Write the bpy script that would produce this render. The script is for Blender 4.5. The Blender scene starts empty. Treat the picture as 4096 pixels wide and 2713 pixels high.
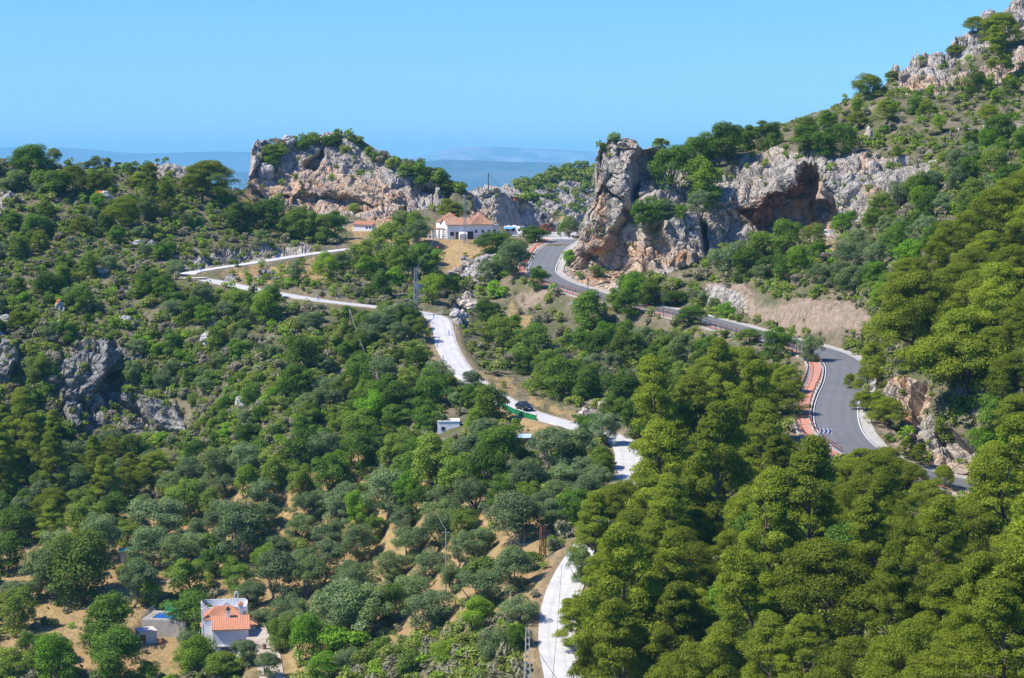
import bpy, bmesh, math, random
import numpy as np
from mathutils import Vector, Matrix, Euler
random.seed(7); RNG = np.random.default_rng(11)
SC = bpy.context.scene
COL = SC.collection
PI = math.pi
# ------------------------------------------------------------------ camera geometry
FPX = 8214.0; HOR = 650.0
PITCH = math.atan((1356.5-HOR)/FPX)
CP_, SP_ = math.cos(PITCH), math.sin(PITCH)
def ray(px, py):
    xc = (px-2048.0)/FPX; yc = (1356.5-py)/FPX
    dy = CP_+yc*SP_; dz = -SP_+yc*CP_
    return xc/dy, dz/dy
def W(px, py, D):
    a, b = ray(px, py)
    return Vector((a*D, D, b*D))
cam = bpy.data.cameras.new('camera'); camo = bpy.data.objects.new('camera', cam); COL.objects.link(camo)
cam.sensor_width = 36; cam.lens = 36*FPX/4096; cam.clip_start = 1; cam.clip_end = 90000
camo.rotation_euler = (PI/2-PITCH, 0, 0); SC.camera = camo
# ------------------------------------------------------------------ noise (numpy)
_perm = np.random.default_rng(3).permutation(256); _perm = np.concatenate([_perm]*3)
_g = np.random.default_rng(4).normal(size=(256, 3)); _g /= np.linalg.norm(_g, axis=1)[:, None]
def perlin(x, y, z):
    xi = np.floor(x).astype(int); yi = np.floor(y).astype(int); zi = np.floor(z).astype(int)
    xf, yf, zf = x-xi, y-yi, z-zi
    xi &= 255; yi &= 255; zi &= 255
    u, v, w = (t*t*t*(t*(t*6-15)+10) for t in (xf, yf, zf))
    def g(i, j, k):
        h = _perm[_perm[_perm[(xi+i) & 255]+((yi+j) & 255)]+((zi+k) & 255)]
        q = _g[h]
        return q[..., 0]*(xf-i)+q[..., 1]*(yf-j)+q[..., 2]*(zf-k)
    def l(a, b, t): return a+(b-a)*t
    return l(l(l(g(0,0,0), g(1,0,0), u), l(g(0,1,0), g(1,1,0), u), v), l(l(g(0,0,1), g(1,0,1), u), l(g(0,1,1), g(1,1,1), u), v), w)*1.6
def fbm(P, scale, octv=4, gain=.5, ridged=False, stretch=(1, 1, 1)):
    s = 0; a = 1.; f = 1./scale; n = 0
    for o in range(octv):
        t = perlin(P[..., 0]*f*stretch[0]+7.3*o, P[..., 1]*f*stretch[1]+3.1*o, P[..., 2]*f*stretch[2]+1.7*o)
        if ridged: t = 1-2*np.abs(t)
        s = s+a*t; n += a; a *= gain; f *= 2.03
    return s/n
def cells(P, scale, seed=0, stretch=(1, 1, 1)):
    """faceted blocks: F1, F2 distance and a random value per cell"""
    Q = P*np.array(stretch)/scale+seed*13.7
    base = np.floor(Q).astype(int)
    f1 = np.full(len(Q), 9.); f2 = np.full(len(Q), 9.); val = np.zeros(len(Q)); cv = np.zeros((len(Q), 3))
    for dx in (-1, 0, 1):
        for dy in (-1, 0, 1):
            for dz in (-1, 0, 1):
                c = base+np.array([dx, dy, dz]); m = c & 255
                h = _perm[_perm[_perm[m[:, 0]]+m[:, 1]]+m[:, 2]]
                j = np.stack([_perm[h+1], _perm[h+57], _perm[h+101]], -1)/255.
                v = c+j-Q; d = np.sqrt((v**2).sum(1))
                b = d < f1
                f2 = np.where(b, f1, np.minimum(f2, d)); f1 = np.where(b, d, f1)
                val = np.where(b, _perm[h+33]/255., val); cv[b] = v[b]
    return f1, f2, val, cv
# ------------------------------------------------------------------ polygons in picture coordinates
def sdpoly(X, Y, poly):
    """signed distance, positive inside; only worked out near the polygon"""
    P = np.array(poly, float); x0, y0 = P.min(0)-120; x1, y1 = P.max(0)+120
    out = np.full(X.shape, -120.)
    m = (X > x0) & (X < x1) & (Y > y0) & (Y < y1)
    if not m.any(): return out
    x, y = X[m], Y[m]
    d = np.full(x.shape, 1e9); ins = np.zeros(x.shape, bool)
    Q = np.roll(P, -1, 0)
    for (ax, ay), (bx, by) in zip(P, Q):
        ex, ey = bx-ax, by-ay; L = ex*ex+ey*ey+1e-9
        t = np.clip(((x-ax)*ex+(y-ay)*ey)/L, 0, 1)
        d = np.minimum(d, (x-ax-t*ex)**2+(y-ay-t*ey)**2)
        c = ((ay > y) != (by > y)) & (x < (bx-ax)*(y-ay)/(by-ay+1e-12)+ax)
        ins ^= c
    out[m] = np.where(ins, 1, -1)*np.sqrt(d)
    return out
def sstep(a, b, x):
    t = np.clip((x-a)/(b-a), 0, 1); return t*t*(3-2*t)
def dseg(X, Y, pts):
    """distance to a polyline and the interpolated third value there"""
    best = np.full(X.shape, 1e18); val = np.zeros(X.shape)
    for a, b in zip(pts[:-1], pts[1:]):
        ex, ey = b[0]-a[0], b[1]-a[1]; L = ex*ex+ey*ey+1e-9
        t = np.clip(((X-a[0])*ex+(Y-a[1])*ey)/L, 0, 1)
        d = (X-a[0]-t*ex)**2+(Y-a[1]-t*ey)**2
        m = d < best; best = np.where(m, d, best); val = np.where(m, a[2]+(b[2]-a[2])*t, val)
    return np.sqrt(best), val
# ------------------------------------------------------------------ depth of the ground (metres) at picture points
CPT = [
 # lower valley, left
 (-500,3300,270),(-500,2600,325),(-500,1800,430),(-500,1000,515),(-500,620,565),
 (0,3300,270),(100,2713,315),(100,2560,330),(0,2200,375),(500,2713,312),(560,2560,328),(900,2640,318),(900,2560,327),(1100,2713,300),(1060,2480,330),
 (500,2350,350),(400,2000,400),(0,1950,405),(0,1780,432),(350,1730,435),(700,1800,425),(100,1620,438),(100,1450,445),(0,1300,458),(400,1400,450),(620,1450,450),(620,1720,436),
 (300,1100,490),(0,1000,505),(0,850,528),(0,650,556),(300,700,552),(560,670,566),(750,700,566),(560,950,518),(800,800,556),(950,780,570),
 (720,1107,490),(860,1072,500),(860,1124,486),(1024,1053,508),(984,1153,478),(1247,1015,522),(1143,1180,470),(1412,996,534),(1377,1214,463),(1524,984,540),(1500,1230,461),(1640,1243,458),
 (1150,1100,492),(1400,1090,500),(1600,1080,505),(1100,1400,438),(1400,1500,420),(1000,1600,420),(1300,1700,398),(1100,1950,382),
 (1300,920,572),(1500,930,566),(1650,955,556),(1850,955,548),(2000,950,545),(1620,1020,528),(1800,1050,520),(1900,1150,495),
 # rocky hill
 (985,745,585),(1000,600,604),(1100,560,614),(1250,530,622),(1430,545,620),(1600,635,617),(1850,755,606),(1200,700,604),(1450,700,608),(1100,800,586),(1300,860,583),(1600,870,580),(1500,800,592),(1800,850,590),
 (1900,880,585),(1950,900,582),(2020,770,612),(2000,850,600),(2150,880,618),(2250,880,640),(2150,920,570),(2300,905,585),(2310,940,556),(2276,965,545),
 # asphalt road
 (2205,998,526),(2178,1050,509),(2163,1084,500),(2190,1112,493),(2240,1137,487),(2343,1168,477),(2458,1201,465),(2629,1235,452),(2861,1290,430),(3115,1361,396),(3289,1405,374),(3380,1452,358),(3384,1520,341),(3356,1582,327),(3340,1647,315),(3356,1712,305),(3410,1777,298),(3500,1840,293),(3610,1885,290),(3730,1917,288),(3880,1952,285),(4000,1985,281),(4150,2020,276),(4600,2120,255),
 # slope between the roads, white road
 (1725,1252,455),(1757,1273,450),(1765,1317,443),(1782,1382,431),(1811,1447,420),(1859,1512,406),(1955,1580,390),(2080,1650,375),(2180,1687,367),(2290,1710,359),(2400,1735,352),(2480,1764,345),(2507,1807,337),(2510,1876,325),(2490,1940,317),(2440,2040,303),(2370,2163,290),(2300,2250,280),(2255,2340,272),(2232,2423,266),(2219,2553,256),(2245,2713,245),(2320,3000,222),
 (2000,1300,462),(2200,1400,436),(2400,1400,432),(2600,1450,410),(2300,1600,380),(2700,1650,352),(2900,1500,372),(3100,1650,335),(2900,1800,320),(2700,1850,322),
 # below the white road
 (1900,1760,358),(2080,1770,354),(1700,1700,376),(1600,1500,410),(1800,2000,340),(1500,2200,350),(1300,2400,335),(1800,2400,300),(1600,2713,280),(2100,2100,305),(2060,2500,264),(2000,2713,254),(1900,3300,215),
 # right: cliffs
 (2440,1050,490),(2500,1110,478),(2460,750,497),(2450,900,494),(2480,560,501),(2540,700,500),(2700,1060,480),(2700,800,492),(2640,590,512),(2950,990,482),(3040,970,479),(2900,800,488),(2870,550,530),(3000,640,512),(3240,930,474),(3340,900,470),(3120,700,486),(3230,620,490),(3450,800,470),(3600,700,474),(3400,620,492),
 (3000,520,545),(3200,480,548),(3400,500,528),(3500,380,545),(3560,300,560),(3700,300,555),(3800,150,585),(4000,50,600),(4000,200,570),(4096,10,602),(4600,-250,640),(4600,400,480),(3900,420,520),(4000,600,462),(3750,560,490),
 (2700,1160,462),(2900,1180,445),(3000,1130,442),(3000,1270,430),(3200,1100,425),(3200,1200,415),(3200,1330,392),(3400,1300,384),(3460,1380,370),(3400,1100,415),(3500,1200,385),(3650,1000,405),(3800,900,405),(4096,900,365),(4600,900,330),
 (3550,1400,345),(3700,1300,338),(3900,1300,318),(3480,1540,330),(3500,1700,312),(3620,1550,322),(3620,1820,298),(3800,1650,305),(3750,1800,298),(3830,1880,292),(4000,1700,291),(4096,1500,296),(3980,1900,286),(4096,1940,281),(4600,1500,262),
 # right: pine slope
 (3200,1850,297),(3000,1950,285),(2800,2100,272),(2600,2200,262),(2450,2300,262),(2400,2500,250),(2600,2713,228),(3000,2300,240),(3300,2100,255),(3500,2400,215),(3500,2713,185),(3800,2200,240),(4096,2250,225),(4096,2713,165),(4600,2713,145),(3800,2713,172),(3000,2713,210),(4600,3300,120),(3500,3300,140),(2700,3300,185),
]
def tps_fit(pts, lam=2e-4):
    A = np.array(pts, float); x = A[:, :2]/1000.; y = np.log(A[:, 2]); n = len(A)
    r2 = ((x[:, None]-x[None])**2).sum(-1)+1e-12
    K = .5*r2*np.log(r2)+lam*np.eye(n)
    P = np.c_[np.ones(n), x]
    M = np.block([[K, P], [P.T, np.zeros((3, 3))]])
    s = np.linalg.solve(M, np.r_[y, np.zeros(3)])
    return x, s
_tx, _ts = tps_fit(CPT)
DX0, DY0, DST = -800., -500., 20.
_gx = np.arange(DX0, 5200, DST); _gy = np.arange(DY0, 3420, DST)
_GX, _GY = np.meshgrid(_gx, _gy)
def _tps(X, Y):
    q = np.stack([X.ravel()/1000., Y.ravel()/1000.], 1); out = np.empty(len(q)); n = len(_tx)
    for i in range(0, len(q), 20000):
        r2 = ((q[i:i+20000, None]-_tx[None])**2).sum(-1)+1e-12
        out[i:i+20000] = (.5*r2*np.log(r2))@_ts[:n]+_ts[n]+q[i:i+20000]@_ts[n+1:]
    return np.exp(out).reshape(X.shape)
DGRID = _tps(_GX, _GY)
def bil(G, x0, y0, st, X, Y):
    u = np.clip((np.asarray(X, float)-x0)/st, 0, G.shape[1]-1.001); v = np.clip((np.asarray(Y, float)-y0)/st, 0, G.shape[0]-1.001)
    i = u.astype(int); j = v.astype(int); u = u-i; v = v-j
    return (G[j, i]*(1-u)+G[j, i+1]*u)*(1-v)+(G[j+1, i]*(1-u)+G[j+1, i+1]*u)*v
def Dsm(px, py): return bil(DGRID, DX0, DY0, DST, px, py)
# ------------------------------------------------------------------ routes (picture points with depth -> world)
ROAD_W = [(2320,3000,222),(2245,2713,245),(2219,2553,256),(2232,2423,266),(2255,2340,272),(2300,2250,280),(2370,2163,290),(2440,2040,303),(2490,1940,317),(2512,1876,325),(2510,1807,337),(2480,1764,345),(2400,1728,352),(2290,1700,359),(2180,1680,367),(2080,1645,375),(1955,1570,390),(1859,1500,406),(1811,1445,420),(1782,1382,431),(1765,1317,443),(1757,1273,450),(1722,1252,455),(1640,1243,458),(1500,1230,461),(1377,1214,463),(1269,1202,465),(1143,1180,470),(984,1153,478),(860,1124,486),(770,1112,490)]
ROAD_U = [(770,1112,490),(735,1100,493),(740,1094,495),(790,1083,498),(867,1070,501),(1024,1051,508),(1247,1013,522),(1412,996,534),(1524,984,540),(1600,975,543)]
ROAD_A = [(2270,958,548),(2240,975,538),(2205,998,526),(2178,1050,509),(2165,1084,500),(2192,1112,493),(2240,1137,487),(2343,1168,477),(2458,1201,465),(2629,1235,452),(2861,1290,430),(3115,1361,396),(3289,1405,374),(3372,1452,358),(3380,1520,341),(3356,1582,327),(3342,1647,315),(3356,1712,305),(3410,1777,298),(3500,1840,293),(3610,1885,290),(3730,1917,288),(3880,1952,285),(4000,1985,281),(4150,2020,276),(4600,2120,255)]
def route(pts, step=1.5, zs=9):
    P = np.array([W(*p)[:] for p in pts]); n = len(P)
    Q = np.vstack([2*P[0]-P[1], P, 2*P[-1]-P[-2]]); out = []
    for i in range(n-1):
        p0, p1, p2, p3 = Q[i:i+4]; L = np.linalg.norm(p2-p1); k = max(2, int(L/step))
        for t in np.arange(k)/k:
            out.append(.5*((2*p1)+(-p0+p2)*t+(2*p0-5*p1+4*p2-p3)*t*t+(-p0+3*p1-3*p2+p3)*t**3))
    out.append(P[-1]); R = np.array(out)
    d = np.r_[0, np.cumsum(np.linalg.norm(np.diff(R[:, :2], axis=0), axis=1))]
    s = np.arange(0, d[-1], step); R = np.stack([np.interp(s, d, R[:, k]) for k in range(3)], 1)
    def sm(v, w):
        q = np.pad(v, w, mode='reflect', reflect_type='odd'); return np.convolve(q, np.ones(2*w+1)/(2*w+1), 'valid')
    R[:, 2] = sm(sm(R[:, 2], zs), zs//2)
    R[:, 0] = sm(R[:, 0], 2); R[:, 1] = sm(R[:, 1], 2)
    return R
RW, RU, RA = route(ROAD_W), route(ROAD_U), route(ROAD_A)
RU[:, 2] += np.linspace(RW[-1, 2]-RU[0, 2], 0, len(RU))
_dp = [(1150, 2850), (1108, 2770), (1085, 2700), (1072, 2620), (1048, 2570), (1022, 2530), (1014, 2490)]
DR = route([(x, y, float(Dsm(x, y))) for x, y in _dp], 1., 5)
def sidev(R):
    T = np.gradient(R[:, :2], axis=0); T /= np.linalg.norm(T, axis=1)[:, None]
    return np.stack([T[:, 1], -T[:, 0]], 1)      # right-hand side
NA = sidev(RA)
# level pads: (picture polygon given in world XY, z)
def padpoly(pts, z):
    out = []
    for px, py in pts:
        a, b = ray(px, py); D = z/b; out.append((a*D, D))
    return out
ZC = -21.2
PARK = padpoly([(2030,942),(2090,934),(2140,930),(2220,928),(2306,928),(2308,948),(2292,966),(2255,976),(2215,976),(2150,964),(2080,958)], ZC)
C0 = W(1815, 956, 548); ZB = C0.z
def rectxy(c, ang, w, d):
    ca, sa = math.cos(ang), math.sin(ang)
    return [(c[0]+ca*x-sa*y, c[1]+sa*x+ca*y) for x, y in ((0, 0), (w, 0), (w, d), (0, d))]
ANG_C = math.radians(12)
PAD_C = rectxy((W(1730,956,546).x-1, 543), ANG_C, 26, 18)
ZV = W(930, 2590, 325).z
PADS = [(PARK, ZC, 5.), (PAD_C, ZB, 5.), (rectxy((W(805,2620,324).x, 320), math.radians(-8), 14, 14), ZV, 3.),
        (rectxy((W(560,2540,330).x, 327), math.radians(-8), 11, 14), W(600,2560,329).z, 2.5),
        (rectxy((W(1345,905,566).x, 560), 0, 16, 9), W(1400,925,563).z, 3.)]
# ------------------------------------------------------------------ skyline and ground grid
SKY = [(-700,610),(0,652),(40,640),(60,634),(95,630),(120,640),(180,655),(205,648),(240,668),(310,672),(370,668),(460,665),(560,668),(600,672),(606,657),(625,655),(640,664),(700,668),(760,678),(830,722),(900,760),(965,765),(985,748),(998,700),(1001,640),(1001,600),(1012,578),(1030,563),(1065,558),(1095,572),(1126,575),(1140,556),(1160,550),(1172,566),(1180,578),(1200,562),(1230,546),(1260,540),(1300,533),(1330,524),(1358,526),(1375,536),(1430,545),(1450,556),(1480,580),(1510,600),(1525,610),(1600,637),(1700,668),(1740,692),(1800,732),(1850,757),(1885,772),(1900,780),(1940,767),(2000,757),(2020,762),(2050,778),(2100,802),(2160,832),(2250,862),(2300,880),(2334,888),(2341,868),(2350,835),(2368,798),(2379,745),(2384,690),(2388,640),(2393,600),(2404,575),(2440,556),(2500,549),(2540,560),(2562,592),(2600,590),(2640,587),(2680,602),(2700,592),(2740,582),(2780,572),(2860,547),(3000,532),(3060,526),(3100,503),(3200,474),(3250,452),(3300,442),(3370,408),(3450,372),(3530,358),(3560,302),(3590,262),(3640,236),(3680,217),(3700,204),(3750,210),(3780,195),(3850,140),(3900,115),(3960,85),(4000,50),(4050,28),(4096,0),(4200,-60),(4600,-250),(5100,-420)]
_c = [-640.]
while _c[-1] < 5040: _c.append(_c[-1]+(.8 if 994 < _c[-1] < 1012 or 2334 < _c[-1] < 2410 else 4.4))
cols = np.array(_c); nc = len(cols)
sky = np.interp(cols, [s[0] for s in SKY], [s[1] for s in SKY])
fb = np.linspace(0, 1, 26)[:-1]; ft = np.linspace(0, 1, 700)
skyU = (sky[None]+1.1*np.abs(cols[:, None]-cols[None])).min(1)      # gentle upper envelope; the surplus folds behind the crest
PY = np.concatenate([3300-(3300-2780)*fb[:, None]*np.ones(nc)[None], 2780+(skyU[None]-2780)*ft[:, None]], 0)
PX = np.broadcast_to(cols[None], PY.shape).copy(); nr = PY.shape[0]
PYR = PY.copy(); EXC = np.maximum(0, sky[None]-PY); PY = np.where(EXC > 0, sky[None]+.45*EXC, PY)
D = Dsm(PX, np.where(EXC > 0, sky[None], PY))
DEP = [  # polygon, metres further (+) or nearer (-), softness in picture px
 ([(3213,640),(3275,650),(3292,707),(3268,769),(3256,805),(3301,800),(3334,842),(3349,890),(3311,912),(3239,925),(3218,955),(3053,980),(3045,935),(3020,904),(2970,862),(2944,837),(3027,831),(3058,769),(3156,749),(3166,697)], 9., 6),
 ([(3060,775),(3150,757),(3180,700),(3215,655),(3270,665),(3280,707),(3250,800),(3230,940),(3070,975),(3050,900)], 7., 12),
 ([(3245,812),(3298,806),(3330,850),(3340,890),(3300,905),(3250,900)], 3.5, 8),
 ([(2532,640),(2560,600),(2640,612),(2665,700),(2650,770),(2600,800),(2545,800),(2535,700)], 9., 16),
 ([(2392,640),(2400,572),(2470,552),(2530,590),(2536,700),(2520,800),(2470,880),(2440,980),(2400,1010),(2350,1000),(2345,893),(2378,800),(2399,700)], -6., 22),
 ([(2470,590),(2530,585),(2540,640),(2500,650),(2465,620)], 3., 10),
 ([(2650,870),(2800,850),(2830,1000),(2760,1060),(2680,1070),(2640,960)], -5., 20),
 ([(2800,880),(2826,900),(2836,1010),(2822,1020),(2808,960)], 5., 6),
 ([(2560,930),(2640,900),(2690,1000),(2640,1080),(2600,1060)], 3.5, 14),
 ([(3015,900),(3045,905),(3050,940),(3025,945)], 3., 4),
 ([(2840,640),(2990,650),(3010,720),(2900,800),(2820,720)], 3., 30),
 # rocky hill: overhanging ledge and hollows
 ([(1170,790),(1420,810),(1520,835),(1430,852),(1300,848),(1180,822)], 4.5, 7),
 ([(1260,640),(1290,600),(1300,640),(1262,690),(1220,685),(1215,660)], 6., 8),
 ([(1640,730),(1660,750),(1700,735),(1740,745),(1740,800),(1700,806),(1655,790)], 6., 7),
 ([(1770,740),(1800,750),(1800,800),(1760,800)], 4., 8),
 ([(1010,760),(1160,800),(1155,815),(1010,775)], 4., 5),
 ([(1565,850),(1625,820),(1630,860),(1580,872)], 4., 7),
 ([(1002,570),(1060,560),(1050,640),(1010,700),(1000,700)], -4., 10),
 ([(1180,690),(1400,700),(1600,760),(1620,800),(1400,795),(1200,770)], -3., 12),
 # left outcrop
 ([(295,1399),(347,1377),(430,1390),(434,1490),(390,1555),(247,1600),(234,1469)], -2.5, 14),
 ([(434,1490),(500,1480),(470,1600),(430,1620),(400,1560)], 5., 10),
 ([(247,1600),(330,1600),(330,1700),(286,1735)], -4., 10),
 ([(560,1590),(700,1610),(740,1720),(620,1710)], -4., 12),
 ([(0,1340),(60,1360),(75,1430),(43,1512),(0,1500)], -5., 10),
 # road cut on the right
 ([(3740,1690),(3800,1720),(3870,1790),(3830,1830),(3760,1780)], 4., 12),
 ([(3590,1600),(3640,1640),(3660,1740),(3620,1770),(3600,1700)], -3., 10),
 ([(3560,290),(3640,240),(3700,210),(3700,260),(3600,320)], -5., 12),
]
_pp = [(2330,905),(2350,840),(2380,800),(2402,700),(2384,630),(2384,480),(2560,480),(2560,1000),(2470,1110),(2400,1160),(2350,1140),(2290,1100),(2258,1068),(2290,985)]
_pk = sstep(-5, 5, sdpoly(PX, PY, _pp)); _dp = 503-np.clip(PY-1074, 0, 90)*.28+(1074-PY)*.012-np.clip((PX-2440)/120, 0, 1)*8
D = D*(1-_pk)+_dp*_pk
_nz = fbm(np.stack([PX/60., PY/60., PX*0], -1), 1., 3)
for poly, off, soft in DEP:
    D = D+off*sstep(-soft, soft, sdpoly(PX, PY, poly)+_nz*soft*1.1)
D = D+np.where(EXC > 0, 1.2+.09*EXC, 0)
a_, b_ = ray(PX, PY)
V = np.stack([a_*D, D, b_*D], -1)
# ------------------------------------------------------------------ material masks
_w0 = fbm(np.stack([PX/90., PY/60., PX*0+3], -1), 1., 5, .65)
def maskof(polys, soft, X=PX, Y=PY, wob=1.):
    m = np.zeros(X.shape); w = _w0*soft*2.6*wob
    for p in polys: m = np.maximum(m, sstep(-soft, soft, sdpoly(X, Y, p)+w))
    return m
HILLROCK = [(985,745),(1000,690),(996,600),(1015,560),(1100,555),(1160,545),(1210,580),(1300,525),(1360,520),(1440,600),(1520,640),(1620,690),(1700,700),(1770,745),(1800,775),(1760,820),(1640,830),(1640,885),(1560,890),(1400,865),(1300,880),(1150,830),(1050,790)]
CLIFF = [(2252,1074),(2290,980),(2320,893),(2350,800),(2370,700),(2370,630),(2370,540),(2450,530),(2560,560),(2700,575),(2800,640),(2900,690),(2990,620),(3120,600),(3250,625),(3400,590),(3600,628),(3764,637),(3694,716),(3648,776),(3555,808),(3470,822),(3453,885),(3345,895),(3337,945),(3233,965),(3089,990),(3047,1020),(2923,965),(2820,1035),(2717,1080),(2644,1115),(2562,1100),(2489,1100),(2458,1185),(2360,1150),(2290,1120)]
ROCK = [HILLROCK, CLIFF,
 [(1890,790),(2000,745),(2060,785),(2160,840),(2260,885),(2220,915),(2100,912),(1980,885),(1890,870)],
 [(3544,300),(3600,230),(3700,195),(3800,170),(3850,130),(4000,40),(4120,-20),(4096,60),(3900,170),(3760,260),(3600,340)],
 [(3560,330),(3570,280),(3640,225),(3800,180),(3900,105),(4120,-30),(4120,130),(3980,170),(3900,230),(3760,290),(3650,330)],
 [(3544,345),(3700,280),(3850,290),(4000,250),(4120,200),(4120,300),(4000,330),(3850,330),(3800,365),(3600,370)],
 [(3536,1521),(3696,1534),(3722,1582),(3700,1650),(3748,1690),(3853,1755),(3940,1860),(3896,1925),(3740,1898),(3696,1872),(3700,1755),(3618,1768),(3592,1755),(3614,1690),(3592,1603),(3536,1578)],
 [(3990,1880),(4100,1840),(4160,2000),(4040,2000)],
 [(0,1330),(30,1350),(75,1430),(60,1500),(30,1530),(-60,1520)],
 [(295,1399),(347,1377),(468,1360),(503,1403),(434,1490),(434,1577),(629,1577),(716,1620),(755,1742),(629,1724),(442,1698),(390,1707),(286,1735),(247,1620),(234,1469)],
 [(600,668),(640,650),(770,672),(750,710),(640,715)], [(40,640),(100,625),(105,660),(60,670)],
 [(759,1040),(900,985),(1024,990),(1250,985),(1230,1005),(1000,1040),(830,1068),(740,1082),(690,1060)],
 [(1790,1230),(1850,1200),(1900,1140),(1870,1260),(1860,1330),(1820,1290)], [(1860,1050),(1960,1020),(2020,1090),(1900,1130),(1840,1100)],
 [(460,1140),(520,1120),(540,1160),(470,1180)], [(0,770),(50,780),(40,840),(0,840)], [(370,765),(450,780),(450,800),(370,790)], [(470,800),(530,830),(520,840),(460,815)],
 [(800,1290),(870,1300),(870,1340),(810,1330)], [(820,1355),(900,1370),(890,1400),(820,1380)], [(2310,1640),(2430,1600),(2440,1650),(2320,1670)],
 [(2810,1150),(2930,1180),(3000,1200),(3000,1240),(2900,1230),(2810,1190)]]
OCHRE = [[(1000,700),(1040,650),(1180,640),(1350,690),(1500,720),(1650,770),(1640,885),(1400,865),(1150,830),(985,745)],
 [(2330,1140),(2420,1190),(2480,1100),(2560,1110),(2700,1080),(2800,1040),(2700,1000),(2650,900),(2600,900),(2520,980),(2440,960),(2400,700),(2385,780),(2350,900),(2270,990),(2260,1070)],
 [(3000,780),(3060,770),(3150,760),(3170,700),(3210,650),(3290,660),(3330,860),(3340,900),(3230,960),(3050,1010),(3000,920),(2950,850)],
 [(3420,600),(3480,610),(3470,700),(3440,700)], [(3450,760),(3660,740),(3640,790),(3560,820),(3470,850)],
 [(3600,320),(3900,290),(4120,230),(4120,300),(3900,340),(3650,370)],
 [(3536,1521),(3696,1534),(3722,1582),(3640,1660),(3660,1740),(3720,1800),(3940,1850),(3896,1925),(3740,1898),(3690,1800),(3592,1755),(3614,1690),(3592,1603)],
 [(1300,870),(1640,860),(1700,900),(1650,960),(1400,900)], [(1700,880),(1900,830),(2000,800),(1960,860),(1890,880)],
 [(225,1470),(245,1480),(240,1540),(228,1530)]]
BANK = [[(2800,1160),(2850,1140),(2996,1150),(3037,1225),(3278,1205),(3440,1226),(3500,1280),(3450,1325),(3324,1290),(3182,1276),(2950,1240),(2820,1193)],
 [(3440,1380),(3500,1400),(3540,1500),(3500,1480)], [(3540,1700),(3620,1780),(3690,1850),(3640,1870),(3560,1800),(3500,1720)],
 [(2060,1190),(2180,1180),(2200,1215),(2090,1240)], [(3060,1000),(3220,960),(3230,1010),(3090,1040)], [(2330,1150),(2460,1205),(2440,1180),(2340,1140)]]
DRY = [[(1290,880),(1500,900),(1640,880),(1700,900),(1760,960),(1930,960),(2060,950),(2130,990),(2000,1000),(1930,1010),(1877,1060),(1836,1100),(1782,1090),(1740,1030),(1650,985),(1480,985),(1380,970),(1500,940),(1330,920)],
 [(0,2400),(200,2370),(500,2360),(620,2420),(760,2620),(740,2720),(560,2720),(250,2713),(200,2640),(0,2660)],
 [(480,2050),(800,1950),(1250,1900),(1380,1800),(1500,1770),(1480,1900),(2150,2000),(2220,2180),(2060,2450),(1700,2560),(1400,2600),(1250,2720),(980,2720),(900,2400),(620,2400),(0,2380),(0,2200)],
 [(2100,1640),(2290,1680),(2200,1780),(2060,1740),(2000,1640)], [(1890,1500),(1990,1560),(2130,1622),(2330,1668),(2330,1650),(2140,1605),(2010,1535),(1905,1470)],
 [(1700,1330),(1740,1400),(1780,1470),(1760,1480),(1700,1400)], [(880,1090),(1100,1060),(1300,1040),(1300,1100),(1000,1130)],
 [(2000,2380),(2150,2300),(2260,2180),(2170,2420),(2140,2560),(2180,2720),(2120,2720)], [(2290,2480),(2350,2560),(2420,2713),(2330,2713)],
 [(2600,760),(2700,820),(2790,860),(2840,820),(2760,800),(2680,770)], [(3230,960),(3330,950),(3320,990),(3260,1010)],
 [(900,700),(1000,760),(1180,850),(1380,930),(1250,900),(1050,850),(900,780)], [(2230,860),(2340,880),(2330,900),(2200,905)],
 [(960,2560),(1080,2560),(1130,2720),(1090,2720)], [(2050,1220),(2140,1290),(2070,1340),(2010,1280)]]
mR = maskof(ROCK, 13); mO = maskof(OCHRE, 16); mB = maskof(BANK, 10); mD = maskof(DRY, 16, wob=2.)
# scattered outcrops on the scrub slopes
_v = fbm(V, 16., 5, .6); _rg = np.maximum(sstep(1350, 1000, PX)*sstep(690, 760, PY)*sstep(1820, 1700, PY), sstep(2900, 3100, PX)*sstep(760, 700, PY)*.9)
mR = np.maximum(mR, sstep(.27, .36, _v)*_rg*.95)
CAVE = [(3213,640),(3275,650),(3292,707),(3268,769),(3256,805),(3301,800),(3334,842),(3349,890),(3311,912),(3239,925),(3218,955),(3053,985),(3045,935),(3020,904),(2970,862),(2944,837),(3027,831),(3058,769),(3156,749),(3166,697)]
mO = np.maximum(mO, 0)-sstep(1300, 1150, PX)*sstep(1000, 1120, PY)+sstep(-6, 8, sdpoly(PX, PY, CAVE))
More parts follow.
